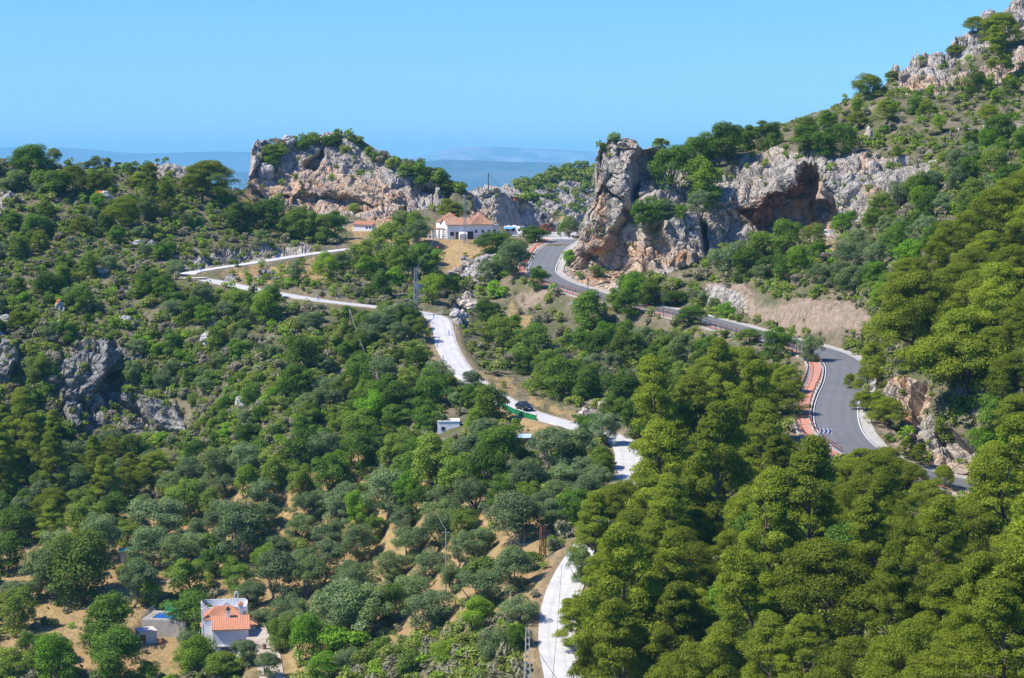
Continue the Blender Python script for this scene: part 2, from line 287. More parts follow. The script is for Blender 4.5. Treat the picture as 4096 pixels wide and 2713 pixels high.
# ------------------------------------------------------------------ relief
def gnorm(V):
    du = np.gradient(V, axis=1); dv = np.gradient(V, axis=0)
    n = np.cross(du, dv); n /= np.linalg.norm(n, axis=-1)[..., None]+1e-9
    return np.where((n*V).sum(-1)[..., None] > 0, -n, n)
def blur(A, k):
    for ax in (0, 1):
        p = [(0, 0)]*A.ndim; p[ax] = (k, k); q = np.cumsum(np.pad(A, p, mode='edge'), axis=ax)
        q = np.concatenate([np.zeros_like(np.take(q, [0], ax)), q], ax)
        n = A.shape[ax]; A = (np.take(q, np.arange(2*k+1, 2*k+1+n), ax)-np.take(q, np.arange(0, n), ax))/(2*k+1)
    return A
def dnorm(X, Y):
    def p(x, y):
        d = Dsm(x, y); a, b = ray(x, y); return np.stack([a*d, d, b*d], -1)
    n = np.cross(p(X+14, Y)-p(X-14, Y), p(X, Y-14)-p(X, Y+14)); n /= np.linalg.norm(n, axis=-1)[..., None]+1e-9
    c = p(X, Y); return np.where((n*c).sum(-1)[..., None] > 0, -n, n)
def relief(V, mR, mB, N=None):
    if N is None: N = gnorm(np.stack([blur(V[..., k], 4) for k in range(3)], -1))
    amp = mR
    base = fbm(V, 14., 4)*1.2+fbm(V, 4., 3)*.35
    idx = amp > .02
    P = V[idx]; P = P+np.stack([fbm(P+31*k, 5., 2) for k in range(3)], -1)*1.6
    r = np.zeros(V.shape[:2]); q = 0
    for s, h, st in ((13., 2.4, (1, 1, .75)), (6., 1.3, (1, 1, .8)), (3., .75, (1, 1, 1.))):
        f1, f2, v, cv = cells(P, s, int(s*7), st)
        ax = np.stack([np.cos(v*39), np.sin(v*57), np.cos(v*91)], -1)
        q = q+h*((v-.5)*1.0+(cv*ax).sum(-1)*.75)-h*.5*np.exp(-((f2-f1)/.09)**2)
    hx = np.clip((1700-(2048+FPX*P[:, 0]/P[:, 1]))/300, 0, 1)*(P[:, 1] > 560)      # slabby ledges on the rocky hill
    q = q*(1-.45*hx)+hx*fbm(P, 9., 5, .55, True, (.35, .35, 1.5))*1.5
    q = q+fbm(P, 11., 6, .6, True, (1, 1, .6))*1.2-.4
    r[idx] = q*amp[idx]
    bk = mB > .02; PB = V[bk]
    r[bk] += mB[bk]*(fbm(PB, 7., 6, .6, True, (1, 1, .3))*2.0+fbm(PB, 2., 3)*.5)
    return V+N*(base*(1-.5*amp)+r)[..., None], r
_N = dnorm(PX, PY); _q = sstep(-30, 0, sdpoly(PX, PY, _pp))[..., None]; _N = _N*(1-_q)+np.array([-.30, -.945, .12])*_q
V, rel = relief(V, mR, mB, _N)
# ------------------------------------------------------------------ benches for roads and level ground
def flatten(V, dist, zt, w0, w1):
    k = 1-sstep(w0, w1, dist); V[..., 2] = V[..., 2]*(1-k)+zt*k
X2, Y2 = V[..., 0].copy(), V[..., 1].copy()
def nearband(R, w):
    return (X2 > R[:, 0].min()-w) & (X2 < R[:, 0].max()+w) & (Y2 > R[:, 1].min()-w) & (Y2 < R[:, 1].max()+w)
roadd = np.full(X2.shape, 99.)
for R, w0, w1, dz in ((RW, 2.9, 6., -.12), (RU, 2.7, 5.5, -.12), (DR, 2.6, 5., -.12)):
    m = nearband(R, 12); d, z = dseg(X2[m], Y2[m], R[::3].tolist()+[R[-1].tolist()])
    zz = V[..., 2][m]; k = 1-sstep(w0, w1, d); V[..., 2][m] = zz*(1-k)+(z+dz)*k
    roadd[m] = np.minimum(roadd[m], d)
CA = np.c_[RA[:, :2]-NA*0.0, RA[:, 2]]
SGN = -1.0    # downhill side of the asphalt road (set below)
def offline(R, N, o, dz=0.): return np.c_[R[:, :2]+N*o, R[:, 2]+dz]
# centre of the bench lies a little to the path side
DN = 1 if (NA[len(NA)//2, 1] < 0) else -1
for R, w0, w1 in ((offline(RA, NA, DN*1.2), 6.5, 10.5),):
    m = nearband(R, 16); d, z = dseg(X2[m], Y2[m], R[::3].tolist()+[R[-1].tolist()])
    zz = V[..., 2][m]; k = 1-sstep(w0, w1, d); V[..., 2][m] = zz*(1-k)+(z-.12)*k
    roadd[m] = np.minimum(roadd[m], d-3)
for poly, z, soft in PADS:
    P = np.array(poly); m = (X2 > P[:, 0].min()-15) & (X2 < P[:, 0].max()+15) & (Y2 > P[:, 1].min()-15) & (Y2 < P[:, 1].max()+15)
    sd = sdpoly(X2[m], Y2[m], poly); k = sstep(-soft, 0, sd); V[..., 2][m] = V[..., 2][m]*(1-k)+(z-.06)*k
    roadd[m] = np.where(sd > 0, 0, roadd[m])
VG = V          # final ground positions on the grid
def gridrow(px, py):
    c = np.clip(np.interp(np.asarray(px, float), cols, np.arange(nc)), 0, nc-1.001); s = np.interp(px, cols, sky)
    py = np.maximum(py, s); ci = np.clip(np.round(c).astype(int), 0, nc-1)
    if np.ndim(py) == 0: r = np.interp(-float(py), -PYR[:, int(ci)], np.arange(nr))
    else: r = np.array([np.interp(-float(q), -PYR[:, int(i)], np.arange(nr)) for q, i in zip(py, ci)])
    return c, np.clip(r, 0, nr-1.001)
def G(px, py):
    c, r = gridrow(px, py); i = int(c); j = int(r); u = c-i; v = r-j
    p = (VG[j, i]*(1-u)+VG[j, i+1]*u)*(1-v)+(VG[j+1, i]*(1-u)+VG[j+1, i+1]*u)*v
    return Vector(p)
# ------------------------------------------------------------------ mesh helpers
def mesh_np(name, verts, faces, mats=(), smooth=True, matidx=None):
    me = bpy.data.meshes.new(name); verts = np.asarray(verts, np.float32); faces = np.asarray(faces, np.int32)
    k = faces.shape[1]
    me.vertices.add(len(verts)); me.vertices.foreach_set('co', verts.ravel())
    me.loops.add(faces.size); me.loops.foreach_set('vertex_index', faces.ravel())
    me.polygons.add(len(faces)); me.polygons.foreach_set('loop_start', np.arange(0, faces.size, k, dtype=np.int32))
    try: me.polygons.foreach_set('loop_total', np.full(len(faces), k, dtype=np.int32))
    except Exception: pass
    for m in mats: me.materials.append(m)
    if matidx is not None: me.polygons.foreach_set('material_index', np.asarray(matidx, np.int32))
    me.polygons.foreach_set('use_smooth', np.full(len(faces), smooth))
    me.update(); me.validate(); return me
def attr(me, name, data, kind='FLOAT_COLOR'):
    a = me.attributes.new(name, kind, 'POINT')
    if kind == 'FLOAT_COLOR': a.data.foreach_set('color', np.asarray(data, np.float32).ravel())
    else: a.data.foreach_set('value', np.asarray(data, np.float32).ravel())
def link(name, me, parent=None, **props):
    o = bpy.data.objects.new(name, me); COL.objects.link(o)
    if parent is not None: o.parent = parent
    for k, v in props.items():
        if v: o[k] = v
    return o
def gridfaces(nr, nc):
    i = np.arange(nr*nc).reshape(nr, nc)
    return np.stack([i[:-1, :-1], i[:-1, 1:], i[1:, 1:], i[1:, :-1]], -1).reshape(-1, 4)
def finish_grid(V, M, back):
    """adds the far side behind the skyline"""
    rows = [V]; ms = [M]; N = V.shape[1]
    for dy, dz in back:
        last = V[-1].copy(); last[:, 1] += dy; last[:, 0] *= last[:, 1]/V[-1][:, 1]; last[:, 2] += dz
        last[:, 2] += fbm(last, 12., 3)*1.2*min(1, dy/10)
        rows.append(last[None]); ms.append(M[-1][None])
    return np.concatenate(rows), np.concatenate(ms)
# ------------------------------------------------------------------ materials
def new_mat(name):
    m = bpy.data.materials.new(name); m.use_nodes = True; nt = m.node_tree; nt.nodes.clear()
    out = nt.nodes.new('ShaderNodeOutputMaterial'); return m, nt, out
class NT:
    def __init__(s, nt): s.nt = nt
    def n(s, t, **kw):
        x = s.nt.nodes.new(t)
        for k, v in kw.items():
            if k.startswith('i_'):
                key = k[2:]; key = int(key) if key.isdigit() else key
                if hasattr(v, 'links'): s.nt.links.new(v, x.inputs[key])
                else: x.inputs[key].default_value = v
            else: setattr(x, k, v)
        return x
    def noise(s, sc, det=4, rough=.55, co=None, dist=0.):
        x = s.n('ShaderNodeTexNoise'); x.inputs['Scale'].default_value = sc; x.inputs['Detail'].default_value = det
        x.inputs['Roughness'].default_value = rough; x.inputs['Distortion'].default_value = dist
        if co: s.nt.links.new(co, x.inputs['Vector'])
        return x.outputs['Fac']
    def mapr(s, v, a, b, c=0., d=1.):
        x = s.n('ShaderNodeMapRange'); s.nt.links.new(v, x.inputs[0])
        for i, q in enumerate((a, b, c, d)): x.inputs[i+1].default_value = q
        return x.outputs[0]
    def mix(s, f, a, b, mode='MIX'):
        x = s.n('ShaderNodeMix', data_type='RGBA', blend_type=mode)
        for sock, v in ((x.inputs[0], f), (x.inputs[6], a), (x.inputs[7], b)):
            if hasattr(v, 'links'): s.nt.links.new(v, sock)
            else: sock.default_value = v if not isinstance(v, tuple) or len(v) == 4 else (*v, 1)
        return x.outputs[2]
    def math(s, op, a, b=0.):
        x = s.n('ShaderNodeMath', operation=op)
        for i, v in enumerate((a, b)):
            if hasattr(v, 'links'): s.nt.links.new(v, x.inputs[i])
            else: x.inputs[i].default_value = v
        return x.outputs[0]
    def co(s, stretch=None):
        c = s.n('ShaderNodeTexCoord').outputs['Object']
        if stretch:
            m = s.n('ShaderNodeMapping'); m.inputs['Scale'].default_value = stretch; s.nt.links.new(c, m.inputs[0]); c = m.outputs[0]
        return c
    def bump(s, h, st, dist):
        b = s.n('ShaderNodeBump'); s.nt.links.new(h, b.inputs['Height']); b.inputs['Strength'].default_value = st; b.inputs['Distance'].default_value = dist
        return b.outputs[0]
def finish(nt, out, t, col, rough=.9, nrm=None, spec=.2, metal=0.):
    p = t.n('ShaderNodeBsdfPrincipled'); 
    if hasattr(col, 'links'): nt.links.new(col, p.inputs['Base Color'])
    else: p.inputs['Base Color'].default_value = (*col, 1)
    p.inputs['Roughness'].default_value = rough; p.inputs['Specular IOR Level'].default_value = spec; p.inputs['Metallic'].default_value = metal
    if nrm: nt.links.new(nrm, p.inputs['Normal'])
    nt.links.new(p.outputs[0], out.inputs[0]); return p
def simple(name, col, rough=.8, var=.15, sc=1.5, metal=0., spec=.3, dirt=None):
    m, nt, out = new_mat(name); t = NT(nt); c = t.co()
    n = t.noise(sc, 5, .6, c); a = tuple(x*(1-var) for x in col); b = tuple(min(1, x*(1+var)) for x in col)
    k = t.mix(t.mapr(n, .3, .7), a, b)
    if dirt: k = t.mix(t.mapr(t.noise(sc*.4, 6, .7, c), .5, .75, 0, dirt[1]), k, dirt[0])
    finish(nt, out, t, k, rough, t.bump(t.noise(sc*6, 3, .6, c), .25, .02), spec, metal); return m
def ground_mat():
    m, nt, out = new_mat('hillside_ground'); t = NT(nt); c = t.co()
    z = t.n('ShaderNodeAttribute', attribute_name='zone'); sp = t.n('ShaderNodeSeparateColor'); nt.links.new(z.outputs['Color'], sp.inputs[0])
    R, O, Dg, B = sp.outputs[0], sp.outputs[1], sp.outputs[2], z.outputs['Alpha']
    n1 = t.noise(.12, 6, .6, c); n2 = t.noise(1.1, 6, .65, c); n3 = t.noise(4.5, 4, .6, c); n4 = t.noise(.035, 5, .6, c)
    soil = t.mix(t.mapr(n2, .3, .7), (.17, .14, .085), (.31, .255, .17))
    soil = t.mix(t.mapr(n1, .38, .55, 0, .85), soil, (.115, .125, .05))          # low herbs
    soil = t.mix(t.mapr(n3, .55, .72, 0, .7), soil, (.34, .30, .24))
    soil = t.mix(t.mapr(t.noise(.5, 5, .7, c), .56, .66, 0, .8), soil, (.30, .29, .27))
    dry = t.mix(t.mapr(n2, .3, .7), (.33, .23, .10), (.55, .41, .20))
    dry = t.mix(t.mapr(n1, .4, .6, 0, .6), dry, (.42, .27, .13)); dry = t.mix(t.mapr(n3, .6, .75, 0, .6), dry, (.56, .44, .27))
    dry = t.mix(t.mapr(t.noise(.3, 5, .7, c), .54, .66, 0, .75), dry, (.23, .23, .08))
    bank = t.mix(t.mapr(n2, .3, .7), (.27, .20, .14), (.52, .41, .30)); bank = t.mix(t.mapr(n3, .46, .66, 0, .6), bank, (.26, .21, .16)); bank = t.mix(t.mapr(t.noise(.45, 6, .7, t.co((1, 1, .35))), .5, .6, 0, .6), bank, (.22, .19, .12))
    cs = t.co((1, 1, .22)); st = t.noise(.5, 6, .65, cs)
    rock = t.mix(t.mapr(n2, .32, .68), (.33, .30, .255), (.62, .57, .49)); rock = t.mix(t.mapr(n3, .54, .70, 0, .55), rock, (.17, .16, .145))
    rock = t.mix(t.mapr(st, .54, .68, 0, .65), rock, (.17, .165, .155)); rock = t.mix(t.mapr(n1, .5, .62, 0, .55), rock, (.56, .46, .35))
    och = t.mix(t.mapr(n2, .3, .7), (.52, .39, .27), (.72, .57, .42)); och = t.mix(t.mapr(t.noise(.16, 5, .6, c), .50, .62, 0, .85), och, (.52, .27, .12))
    och = t.mix(t.mapr(st, .50, .60, 0, .75), och, (.36, .32, .28)); och = t.mix(t.mapr(n3, .56, .7, 0, .5), och, (.24, .19, .15))
    rock = t.mix(t.mapr(O, 0, 1), rock, och)
    gr = t.mix(t.mapr(n2, .32, .68), (.20, .19, .17), (.48, .46, .41)); gr = t.mix(t.mapr(n3, .5, .66, 0, .6), gr, (.12, .115, .105)); rock = t.mix(t.mapr(O, -1, 0, 1, 0), rock, gr)
    cave = t.mix(t.mapr(t.noise(.30, 5, .6, cs), .44, .56), (.74, .38, .17), (.40, .35, .32)); cave = t.mix(t.mapr(n2, .5, .7, 0, .5), cave, (.78, .48, .25))
    rock = t.mix(t.mapr(O, 1.1, 1.8), rock, cave)
    vc = t.n('ShaderNodeMix', data_type='VECTOR'); nz = t.n('ShaderNodeTexNoise'); nz.inputs['Scale'].default_value = .35; nz.inputs['Detail'].default_value = 4; nt.links.new(c, nz.inputs[0])
    vc.inputs[0].default_value = .06; cs2 = t.co((1, 1, .7)); nt.links.new(cs2, vc.inputs[4])
    ml = t.n('ShaderNodeVectorMath', operation='SCALE'); ml.inputs['Scale'].default_value = 40.; nt.links.new(nz.outputs['Color'], ml.inputs[0]); nt.links.new(ml.outputs[0], vc.inputs[5])
    def crack(sc, wd):
        v = t.n('ShaderNodeTexVoronoi', feature='DISTANCE_TO_EDGE'); v.inputs['Scale'].default_value = sc; nt.links.new(vc.outputs[1], v.inputs['Vector']); return t.mapr(v.outputs['Distance'], 0, wd, 1, 0)
    ck = t.math('MULTIPLY', t.math('MAXIMUM', crack(.22, .045), t.math('MULTIPLY', crack(.6, .05), .8)), t.mapr(n1, .35, .55))
    rock = t.mix(t.math('MULTIPLY', ck, .30), rock, (.09, .08, .07))
    # pockets of scrub soil in the rock
    k = t.mix(Dg, soil, dry); k = t.mix(B, k, bank)
    rk = t.mapr(t.math('ADD', R, t.math('MULTIPLY', t.math('SUBTRACT', n2, .5), .9)), .38, .55)
    k = t.mix(rk, k, rock)
    h = t.math('ADD', t.noise(1.2, 8, .7, c), t.math('MULTIPLY', t.noise(.5, 6, .7, cs), .5))
    h = t.math('SUBTRACT', h, t.math('MULTIPLY', ck, t.math('MULTIPLY', R, .6)))
    finish(nt, out, t, k, .95, t.bump(h, 1., .8), .1); return m
def leaf_mat(name, c1, c2, c3=None, hv=.5, tr=.3, vary=.35):
    m, nt, out = new_mat(name); t = NT(nt)
    a = t.n('ShaderNodeAttribute', attribute_name='tint'); oi = t.n('ShaderNodeObjectInfo')
    k = t.mix(a.outputs['Fac'], c1, c2)
    r = oi.outputs['Random']
    if c3: k = t.mix(t.mapr(t.math('FRACT', t.math('MULTIPLY', r, 7.31)), .35, 1., 0, hv), k, c3)
    v = t.mapr(r, 0, 1, 1-vary, 1+vary)
    vv = t.n('ShaderNodeCombineXYZ'); [nt.links.new(v, vv.inputs[i]) for i in range(3)]
    k = t.mix(1., k, vv.outputs[0], 'MULTIPLY')
    d = t.n('ShaderNodeBsdfDiffuse'); nt.links.new(k, d.inputs[0])
    tl = t.n('ShaderNodeBsdfTranslucent'); nt.links.new(t.mix(1., k, (1.25, 1.35, .45), 'MULTIPLY'), tl.inputs[0])
    gl = t.n('ShaderNodeBsdfGlossy'); gl.inputs['Roughness'].default_value = .55; gl.inputs[0].default_value = (.9, .95, .8, 1)
    mx = t.n('ShaderNodeMixShader'); mx.inputs[0].default_value = tr; nt.links.new(d.outputs[0], mx.inputs[1]); nt.links.new(tl.outputs[0], mx.inputs[2])
    m2 = t.n('ShaderNodeMixShader'); m2.inputs[0].default_value = .012; nt.links.new(mx.outputs[0], m2.inputs[1]); nt.links.new(gl.outputs[0], m2.inputs[2])
    nt.links.new(m2.outputs[0], out.inputs[0]); return m
MT = {}
MT['ground'] = ground_mat()
MT['bark'] = simple('bark', (.13, .095, .07), .9, .3, 6)
MT['greybark'] = simple('grey_bark', (.20, .17, .14), .9, .3, 6)
MT['pine'] = leaf_mat('pine_needles', (.092, .134, .009), (.270, .325, .024), (.165, .215, .017), .6, .25, .3)
MT['olive'] = leaf_mat('olive_leaves', (0.098, 0.151, 0.058), (0.232, 0.308, 0.137), (0.190, 0.250, 0.065), .6, .25, .2)
MT['oak'] = leaf_mat('dark_evergreen_leaves', (0.049, 0.112, 0.013), (0.133, 0.240, 0.025), (0.197, 0.256, 0.035), .9, .25, .3)
MT['bright'] = leaf_mat('bright_green_leaves', (0.095, 0.222, 0.010), (0.216, 0.399, 0.027), (0.270, 0.368, 0.037), .8, .35, .22)
MT['shrub'] = leaf_mat('shrub_leaves', (0.091, 0.159, 0.023), (0.204, 0.303, 0.049), (0.262, 0.287, 0.061), .9, .28, .35)
MT['greyshrub'] = leaf_mat('dry_grey_twigs', (0.200, 0.169, 0.131), (0.375, 0.325, 0.256), (0.213, 0.225, 0.106), .9, .2, .28)
# ------------------------------------------------------------------ hillside object
ZONE = np.stack([mR, np.where(mO > 0, mO*np.minimum(1, mR*1.2), mO), mD, mB], -1)
# bare earth beside the roads
edge = (1-sstep(2.8, 4.6, roadd))*sstep(-1, 0, roadd)
ZONE[..., 3] = np.maximum(ZONE[..., 3], edge*.4*(PX > 1600)); ZONE[..., 2] = np.maximum(ZONE[..., 2], edge*.45)
GV, GM = finish_grid(V, ZONE, [(2, -.2), (6, -2), (14, -8), (30, -22), (70, -60), (150, -150), (220, -260)])
nrr = GV.shape[0]
me = mesh_np('hillside', GV.reshape(-1, 3), gridfaces(nrr, nc), [MT['ground']], False); attr(me, 'zone', GM.reshape(-1, 4))
hill = link('hillside', me, kind='structure', label='scrub covered mountain slopes with limestone cliffs and dry earth')
# grey karst hill behind the car park
c2 = np.arange(1700, 2620, 4.); s2 = np.interp(c2, [1700,1800,1850,1900,1980,2060,2130,2160,2200,2260,2330,2400,2450,2620], [800,790,772,748,737,730,735,720,692,676,671,680,700,760])
PY2 = 960+(s2[None]-960)*np.linspace(0, 1, 90)[:, None]; PX2 = np.broadcast_to(c2[None], PY2.shape)
D2 = 860+(920-PY2)*.45+40*sstep(2100, 2400, PX2); a2, b2 = ray(PX2, PY2); V2 = np.stack([a2*D2, D2, b2*D2], -1)
g2 = fbm(V2, 22., 4, .6); mR2 = sstep(-.22, .02, g2)*(1-.8*sstep(760, 700, PY2+g2*90)*(PX2 > 2150))
V2r, _ = relief(V2, mR2*.9, mR2*0)
Z2 = np.stack([mR2, mR2*0, mR2*0, mR2*0], -1); V2f, Z2f = finish_grid(V2r, Z2, [(8, -1), (30, -12), (90, -60), (200, -220)])
me = mesh_np('karst_hill', V2f.reshape(-1, 3), gridfaces(*V2f.shape[:2]), [MT['ground']], False); attr(me, 'zone', Z2f.reshape(-1, 4))
link('karst_hill', me, kind='structure', label='pale grey limestone hill dotted with dark scrub behind the car park')
# valley floor to the horizon
m_, nt, out = new_mat('valley_floor'); t = NT(nt); c = t.co()
finish(nt, out, t, t.mix(t.mapr(t.noise(.002, 6, .6, c), .4, .6), (.07, .09, .04), (.18, .16, .10)), .95)
me = mesh_np('ground', [(-30000, -400, -270), (30000, -400, -270), (30000, 42000, -270), (-30000, 42000, -270)], [(0, 1, 2, 3)], [m_])
link('ground', me, kind='structure', label='flat valley floor far below the mountains')
# distant ranges
mm_, nt, out = new_mat('distant_mountain'); t = NT(nt); c = t.co()
finish(nt, out, t, t.mix(t.mapr(t.noise(.0016, 8, .65, c), .42, .6), (.03, .045, .03), (.10, .10, .08)), .95, t.bump(t.noise(.004, 8, .7, c), 1., 60.))
mp_, nt, out = new_mat('distant_bare_mountain'); t = NT(nt); c = t.co()
finish(nt, out, t, t.mix(t.mapr(t.noise(.0022, 8, .7, c), .45, .58), (.10, .11, .06), (.34, .32, .29)), .95, t.bump(t.noise(.004, 8, .7, c), 1., 60.))
def mountain(name, crest, Dm, label, mat, seed, depth=2600):
    xs = np.arange(crest[0][0], crest[-1][0]+1, 12.); cr = np.interp(xs, [p[0] for p in crest], [p[1] for p in crest])
    a, b = ray(xs, cr); zc = b*Dm; k = np.linspace(-1, 1, 40)
    Y = Dm+k[:, None]*depth+0*xs[None]; X = (a[None]*Dm)*np.ones_like(Y)
    sh = np.exp(-np.abs(k[:, None])*1.8)-math.exp(-1.8)*np.abs(k[:, None]); Z = -275+(zc[None]+275)*sh
    P = np.stack([X, Y, Z], -1); nz = fbm(P*np.array([1, 1, 0])+seed, 2000., 6, .55, True)
    fade = np.minimum(1, np.abs(k[:, None])*5)
    P[..., 2] += nz*120*fade*(1-np.abs(k[:, None]))
    P[..., 2] = np.minimum(P[..., 2], -275+(zc[None]+275)*(.985 if 1 else 1)*np.maximum(sh, .02)+70*fade*0+0) if 0 else P[..., 2]
    P[..., 2] += fbm(P+seed, 320., 3)*6*(1-fade)
    lim = zc[None]*P[..., 1]/Dm-.15*np.abs(P[..., 1]-Dm)*0.05; P[..., 2] = np.where(fade > 0, np.minimum(P[..., 2], lim-2*fade), P[..., 2])
    me = mesh_np(name, P.reshape(-1, 3), gridfaces(*P.shape[:2]), [mat])
    link(name, me, kind='structure', label=label)
mountain('mountain_range', [(-900,600),(0,586),(100,584),(140,590),(300,587),(380,594),(450,604),(560,613),(700,608),(870,604),(1000,606),(1300,640),(1560,645),(1640,700)], 26000, 'long blue mountain ridge on the left horizon', mm_, 0)
mountain('bare_mountain', [(1380,700),(1500,650),(1640,625),(1700,618),(1750,605),(1800,588),(1860,581),(1920,580),(2000,582),(2100,588),(2240,596),(2370,602),(2600,610),(3200,640)], 28000, 'pale bare topped blue mountain between the hill and the cliff', mp_, 500)
mountain('foothill_range', [(-900,740),(500,712),(700,695),(880,688),(1000,688),(1300,660),(1560,648),(1700,640),(1770,633),(1900,634),(2000,640),(2200,648),(2380,654),(2600,660),(3200,700)], 16000, 'darker blue foothills below the pale mountain', mm_, 900, 1700)
# ------------------------------------------------------------------ air
hz = bpy.data.materials.new('haze_air'); hz.use_nodes = True; nt = hz.node_tree; nt.nodes.clear()
o_ = nt.nodes.new('ShaderNodeOutputMaterial'); pv = nt.nodes.new('ShaderNodeVolumePrincipled')
pv.inputs['Color'].default_value = (.27, .68, 1., 1); pv.inputs['Density'].default_value = 6e-5; pv.inputs['Anisotropy'].default_value = 0.
nt.links.new(pv.outputs[0], o_.inputs['Volume'])
bm = bmesh.new(); bmesh.ops.create_cube(bm, size=1)
for v in bm.verts: v.co = Vector((v.co.x*44000, -60+(v.co.y+.5)*31060, -271+(v.co.z+.5)*(271+262)))
me = bpy.data.meshes.new('haze'); bm.to_mesh(me); bm.free(); me.materials.append(hz)
link('haze', me, kind='stuff', label='thin blue summer haze filling the air')
me = bpy.data.meshes['ground']; me.vertices.foreach_set('co', np.array([(-21000,-50,-270),(21000,-50,-270),(21000,30900,-270),(-21000,30900,-270)], np.float32).ravel())
# ------------------------------------------------------------------ light
SUN = Vector((-.80, -.26, 0)).normalized(); EL = math.radians(50)
S = Vector((SUN.x*math.cos(EL), SUN.y*math.cos(EL), math.sin(EL)))
sl = bpy.data.lights.new('sun', 'SUN'); sl.energy = 5.; sl.angle = math.radians(.5); sl.color = (1, .92, .79)
so = bpy.data.objects.new('sun', sl); COL.objects.link(so); so.rotation_euler = S.to_track_quat('Z', 'Y').to_euler()
SKYTINT = (.46, .87, 1.62, 1)
w = bpy.data.worlds.new('World'); SC.world = w; w.use_nodes = True; nt = w.node_tree; bg = nt.nodes['Background']
st = nt.nodes.new('ShaderNodeTexSky'); st.sky_type = 'NISHITA'; st.sun_disc = False; st.sun_elevation = EL
st.sun_rotation = math.atan2(S.x, S.y); st.altitude = 1200; st.air_density = 1.3; st.dust_density = 0.; st.ozone_density = 4.
tm = nt.nodes.new('ShaderNodeMix'); tm.data_type = 'RGBA'; tm.blend_type = 'MULTIPLY'; tm.inputs[0].default_value = 1; tm.inputs[7].default_value = SKYTINT
nt.links.new(st.outputs[0], tm.inputs[6]); nt.links.new(tm.outputs[2], bg.inputs[0]); bg.inputs[1].default_value = .088
SC.view_settings.view_transform = 'Standard'; SC.view_settings.look = 'None'; SC.view_settings.exposure = .5; SC.view_settings.gamma = 1
SC.cycles.max_bounces = 5; SC.cycles.diffuse_bounces = 2; SC.cycles.glossy_bounces = 1; SC.cycles.transmission_bounces = 3; SC.cycles.transparent_max_bounces = 8; SC.cycles.volume_bounces = 1
SC.cycles.use_denoising = True; SC.render.film_transparent = False
# ------------------------------------------------------------------ roads
def ribbon(name, R, N, o0, o1, dz, mat, nseg=2, rag=0., **pr):
    """strip between two offsets of a route; thin slab"""
    o = np.linspace(o0, o1, nseg+1); n = len(R); top = []
    for k in o:
        j = (fbm(np.c_[R[:, :2], R[:, 2]*0+k], 3., 3)*rag if rag and k in (o0, o1) else 0)
        top.append(np.c_[R[:, :2]+N*(k+j)[:, None] if rag and k in (o0, o1) else R[:, :2]+N*k, R[:, 2]+dz])
    rows = [np.c_[top[0][:, :2], R[:, 2]-.5]]+top+[np.c_[top[-1][:, :2], R[:, 2]-.5]]
    P = np.stack(rows); me = mesh_np(name, P.reshape(-1, 3), gridfaces(*P.shape[:2])[:, ::-1], [mat], False)
    return link(name, me, **pr)
def conc_mat():
    m, nt, out = new_mat('white_concrete'); t = NT(nt); c = t.co()
    k = t.mix(t.mapr(t.noise(.5, 5, .6, c), .35, .65), (.48, .475, .46), (.58, .575, .56))
    k = t.mix(t.mapr(t.noise(4, 4, .6, c), .6, .8, 0, .5), k, (.42, .40, .37))
    # joints across the slabs and faint wheel tracks
    uv = t.n('ShaderNodeAttribute', attribute_name='run'); s = t.n('ShaderNodeSeparateColor'); nt.links.new(uv.outputs['Color'], s.inputs[0])
    j = t.math('ABSOLUTE', t.math('SUBTRACT', t.math('FRACT', t.math('DIVIDE', s.outputs[0], 6.)), .5))
    k = t.mix(t.mapr(j, .0, .012, .55, 0), k, (.25, .24, .22))
    tr = t.math('ABSOLUTE', t.math('SUBTRACT', t.math('ABSOLUTE', s.outputs[1]), .85))
    k = t.mix(t.mapr(tr, .0, .4, .5, 0), k, (.42, .41, .39))
    finish(nt, out, t, k, .85, t.bump(t.noise(8, 3, .6, c), .2, .03), .2); return m
def asph_mat():
    m, nt, out = new_mat('asphalt'); t = NT(nt); c = t.co()
    k = t.mix(t.mapr(t.noise(.25, 5, .6, c), .35, .65), (.135, .143, .15), (.168, .174, .18))
    k = t.mix(t.mapr(t.noise(.12, 6, .7, c), .52, .60, 0, .5), k, (.165, .165, .16)); k = t.mix(t.mapr(t.noise(.07, 4, .6, t.co((1, .3, 1))), .58, .60, 0, .35), k, (.085, .088, .092))
    k = t.mix(t.mapr(t.noise(30, 2, .5, c), .4, .7, 0, .5), k, (.17, .17, .17))
    uv = t.n('ShaderNodeAttribute', attribute_name='run'); s = t.n('ShaderNodeSeparateColor'); nt.links.new(uv.outputs['Color'], s.inputs[0])
    tr = t.math('ABSOLUTE', t.math('SUBTRACT', t.math('ABSOLUTE', t.math('SUBTRACT', t.math('ABSOLUTE', s.outputs[1]), 1.8)), .8))
    k = t.mix(t.mapr(tr, .0, .5, .4, 0), k, (.12, .126, .132))
    finish(nt, out, t, k, .8, t.bump(t.noise(20, 2, .6, c), .2, .01), .3); return m
MT['conc'] = conc_mat(); MT['asph'] = asph_mat()
MT['line'] = simple('road_paint', (.72, .72, .70), .7, .1, 3)
MT['kerb'] = simple('kerb_concrete', (.42, .40, .36), .85, .2, 1.2, dirt=((.30, .27, .22, 1), .6))
MT['redpath'] = simple('red_footpath', (.50, .24, .175), .85, .12, .8, dirt=((.50, .30, .22, 1), .5))
def runattr(o, R, offs):
    d = np.r_[0, np.cumsum(np.linalg.norm(np.diff(R[:, :2], axis=0), axis=1))]
    A = np.stack([np.stack([d, d*0+k, d*0, d*0+1], -1) for k in offs]); attr(o.data, 'run', A.reshape(-1, 4))
NW, NU = sidev(RW), sidev(RU)
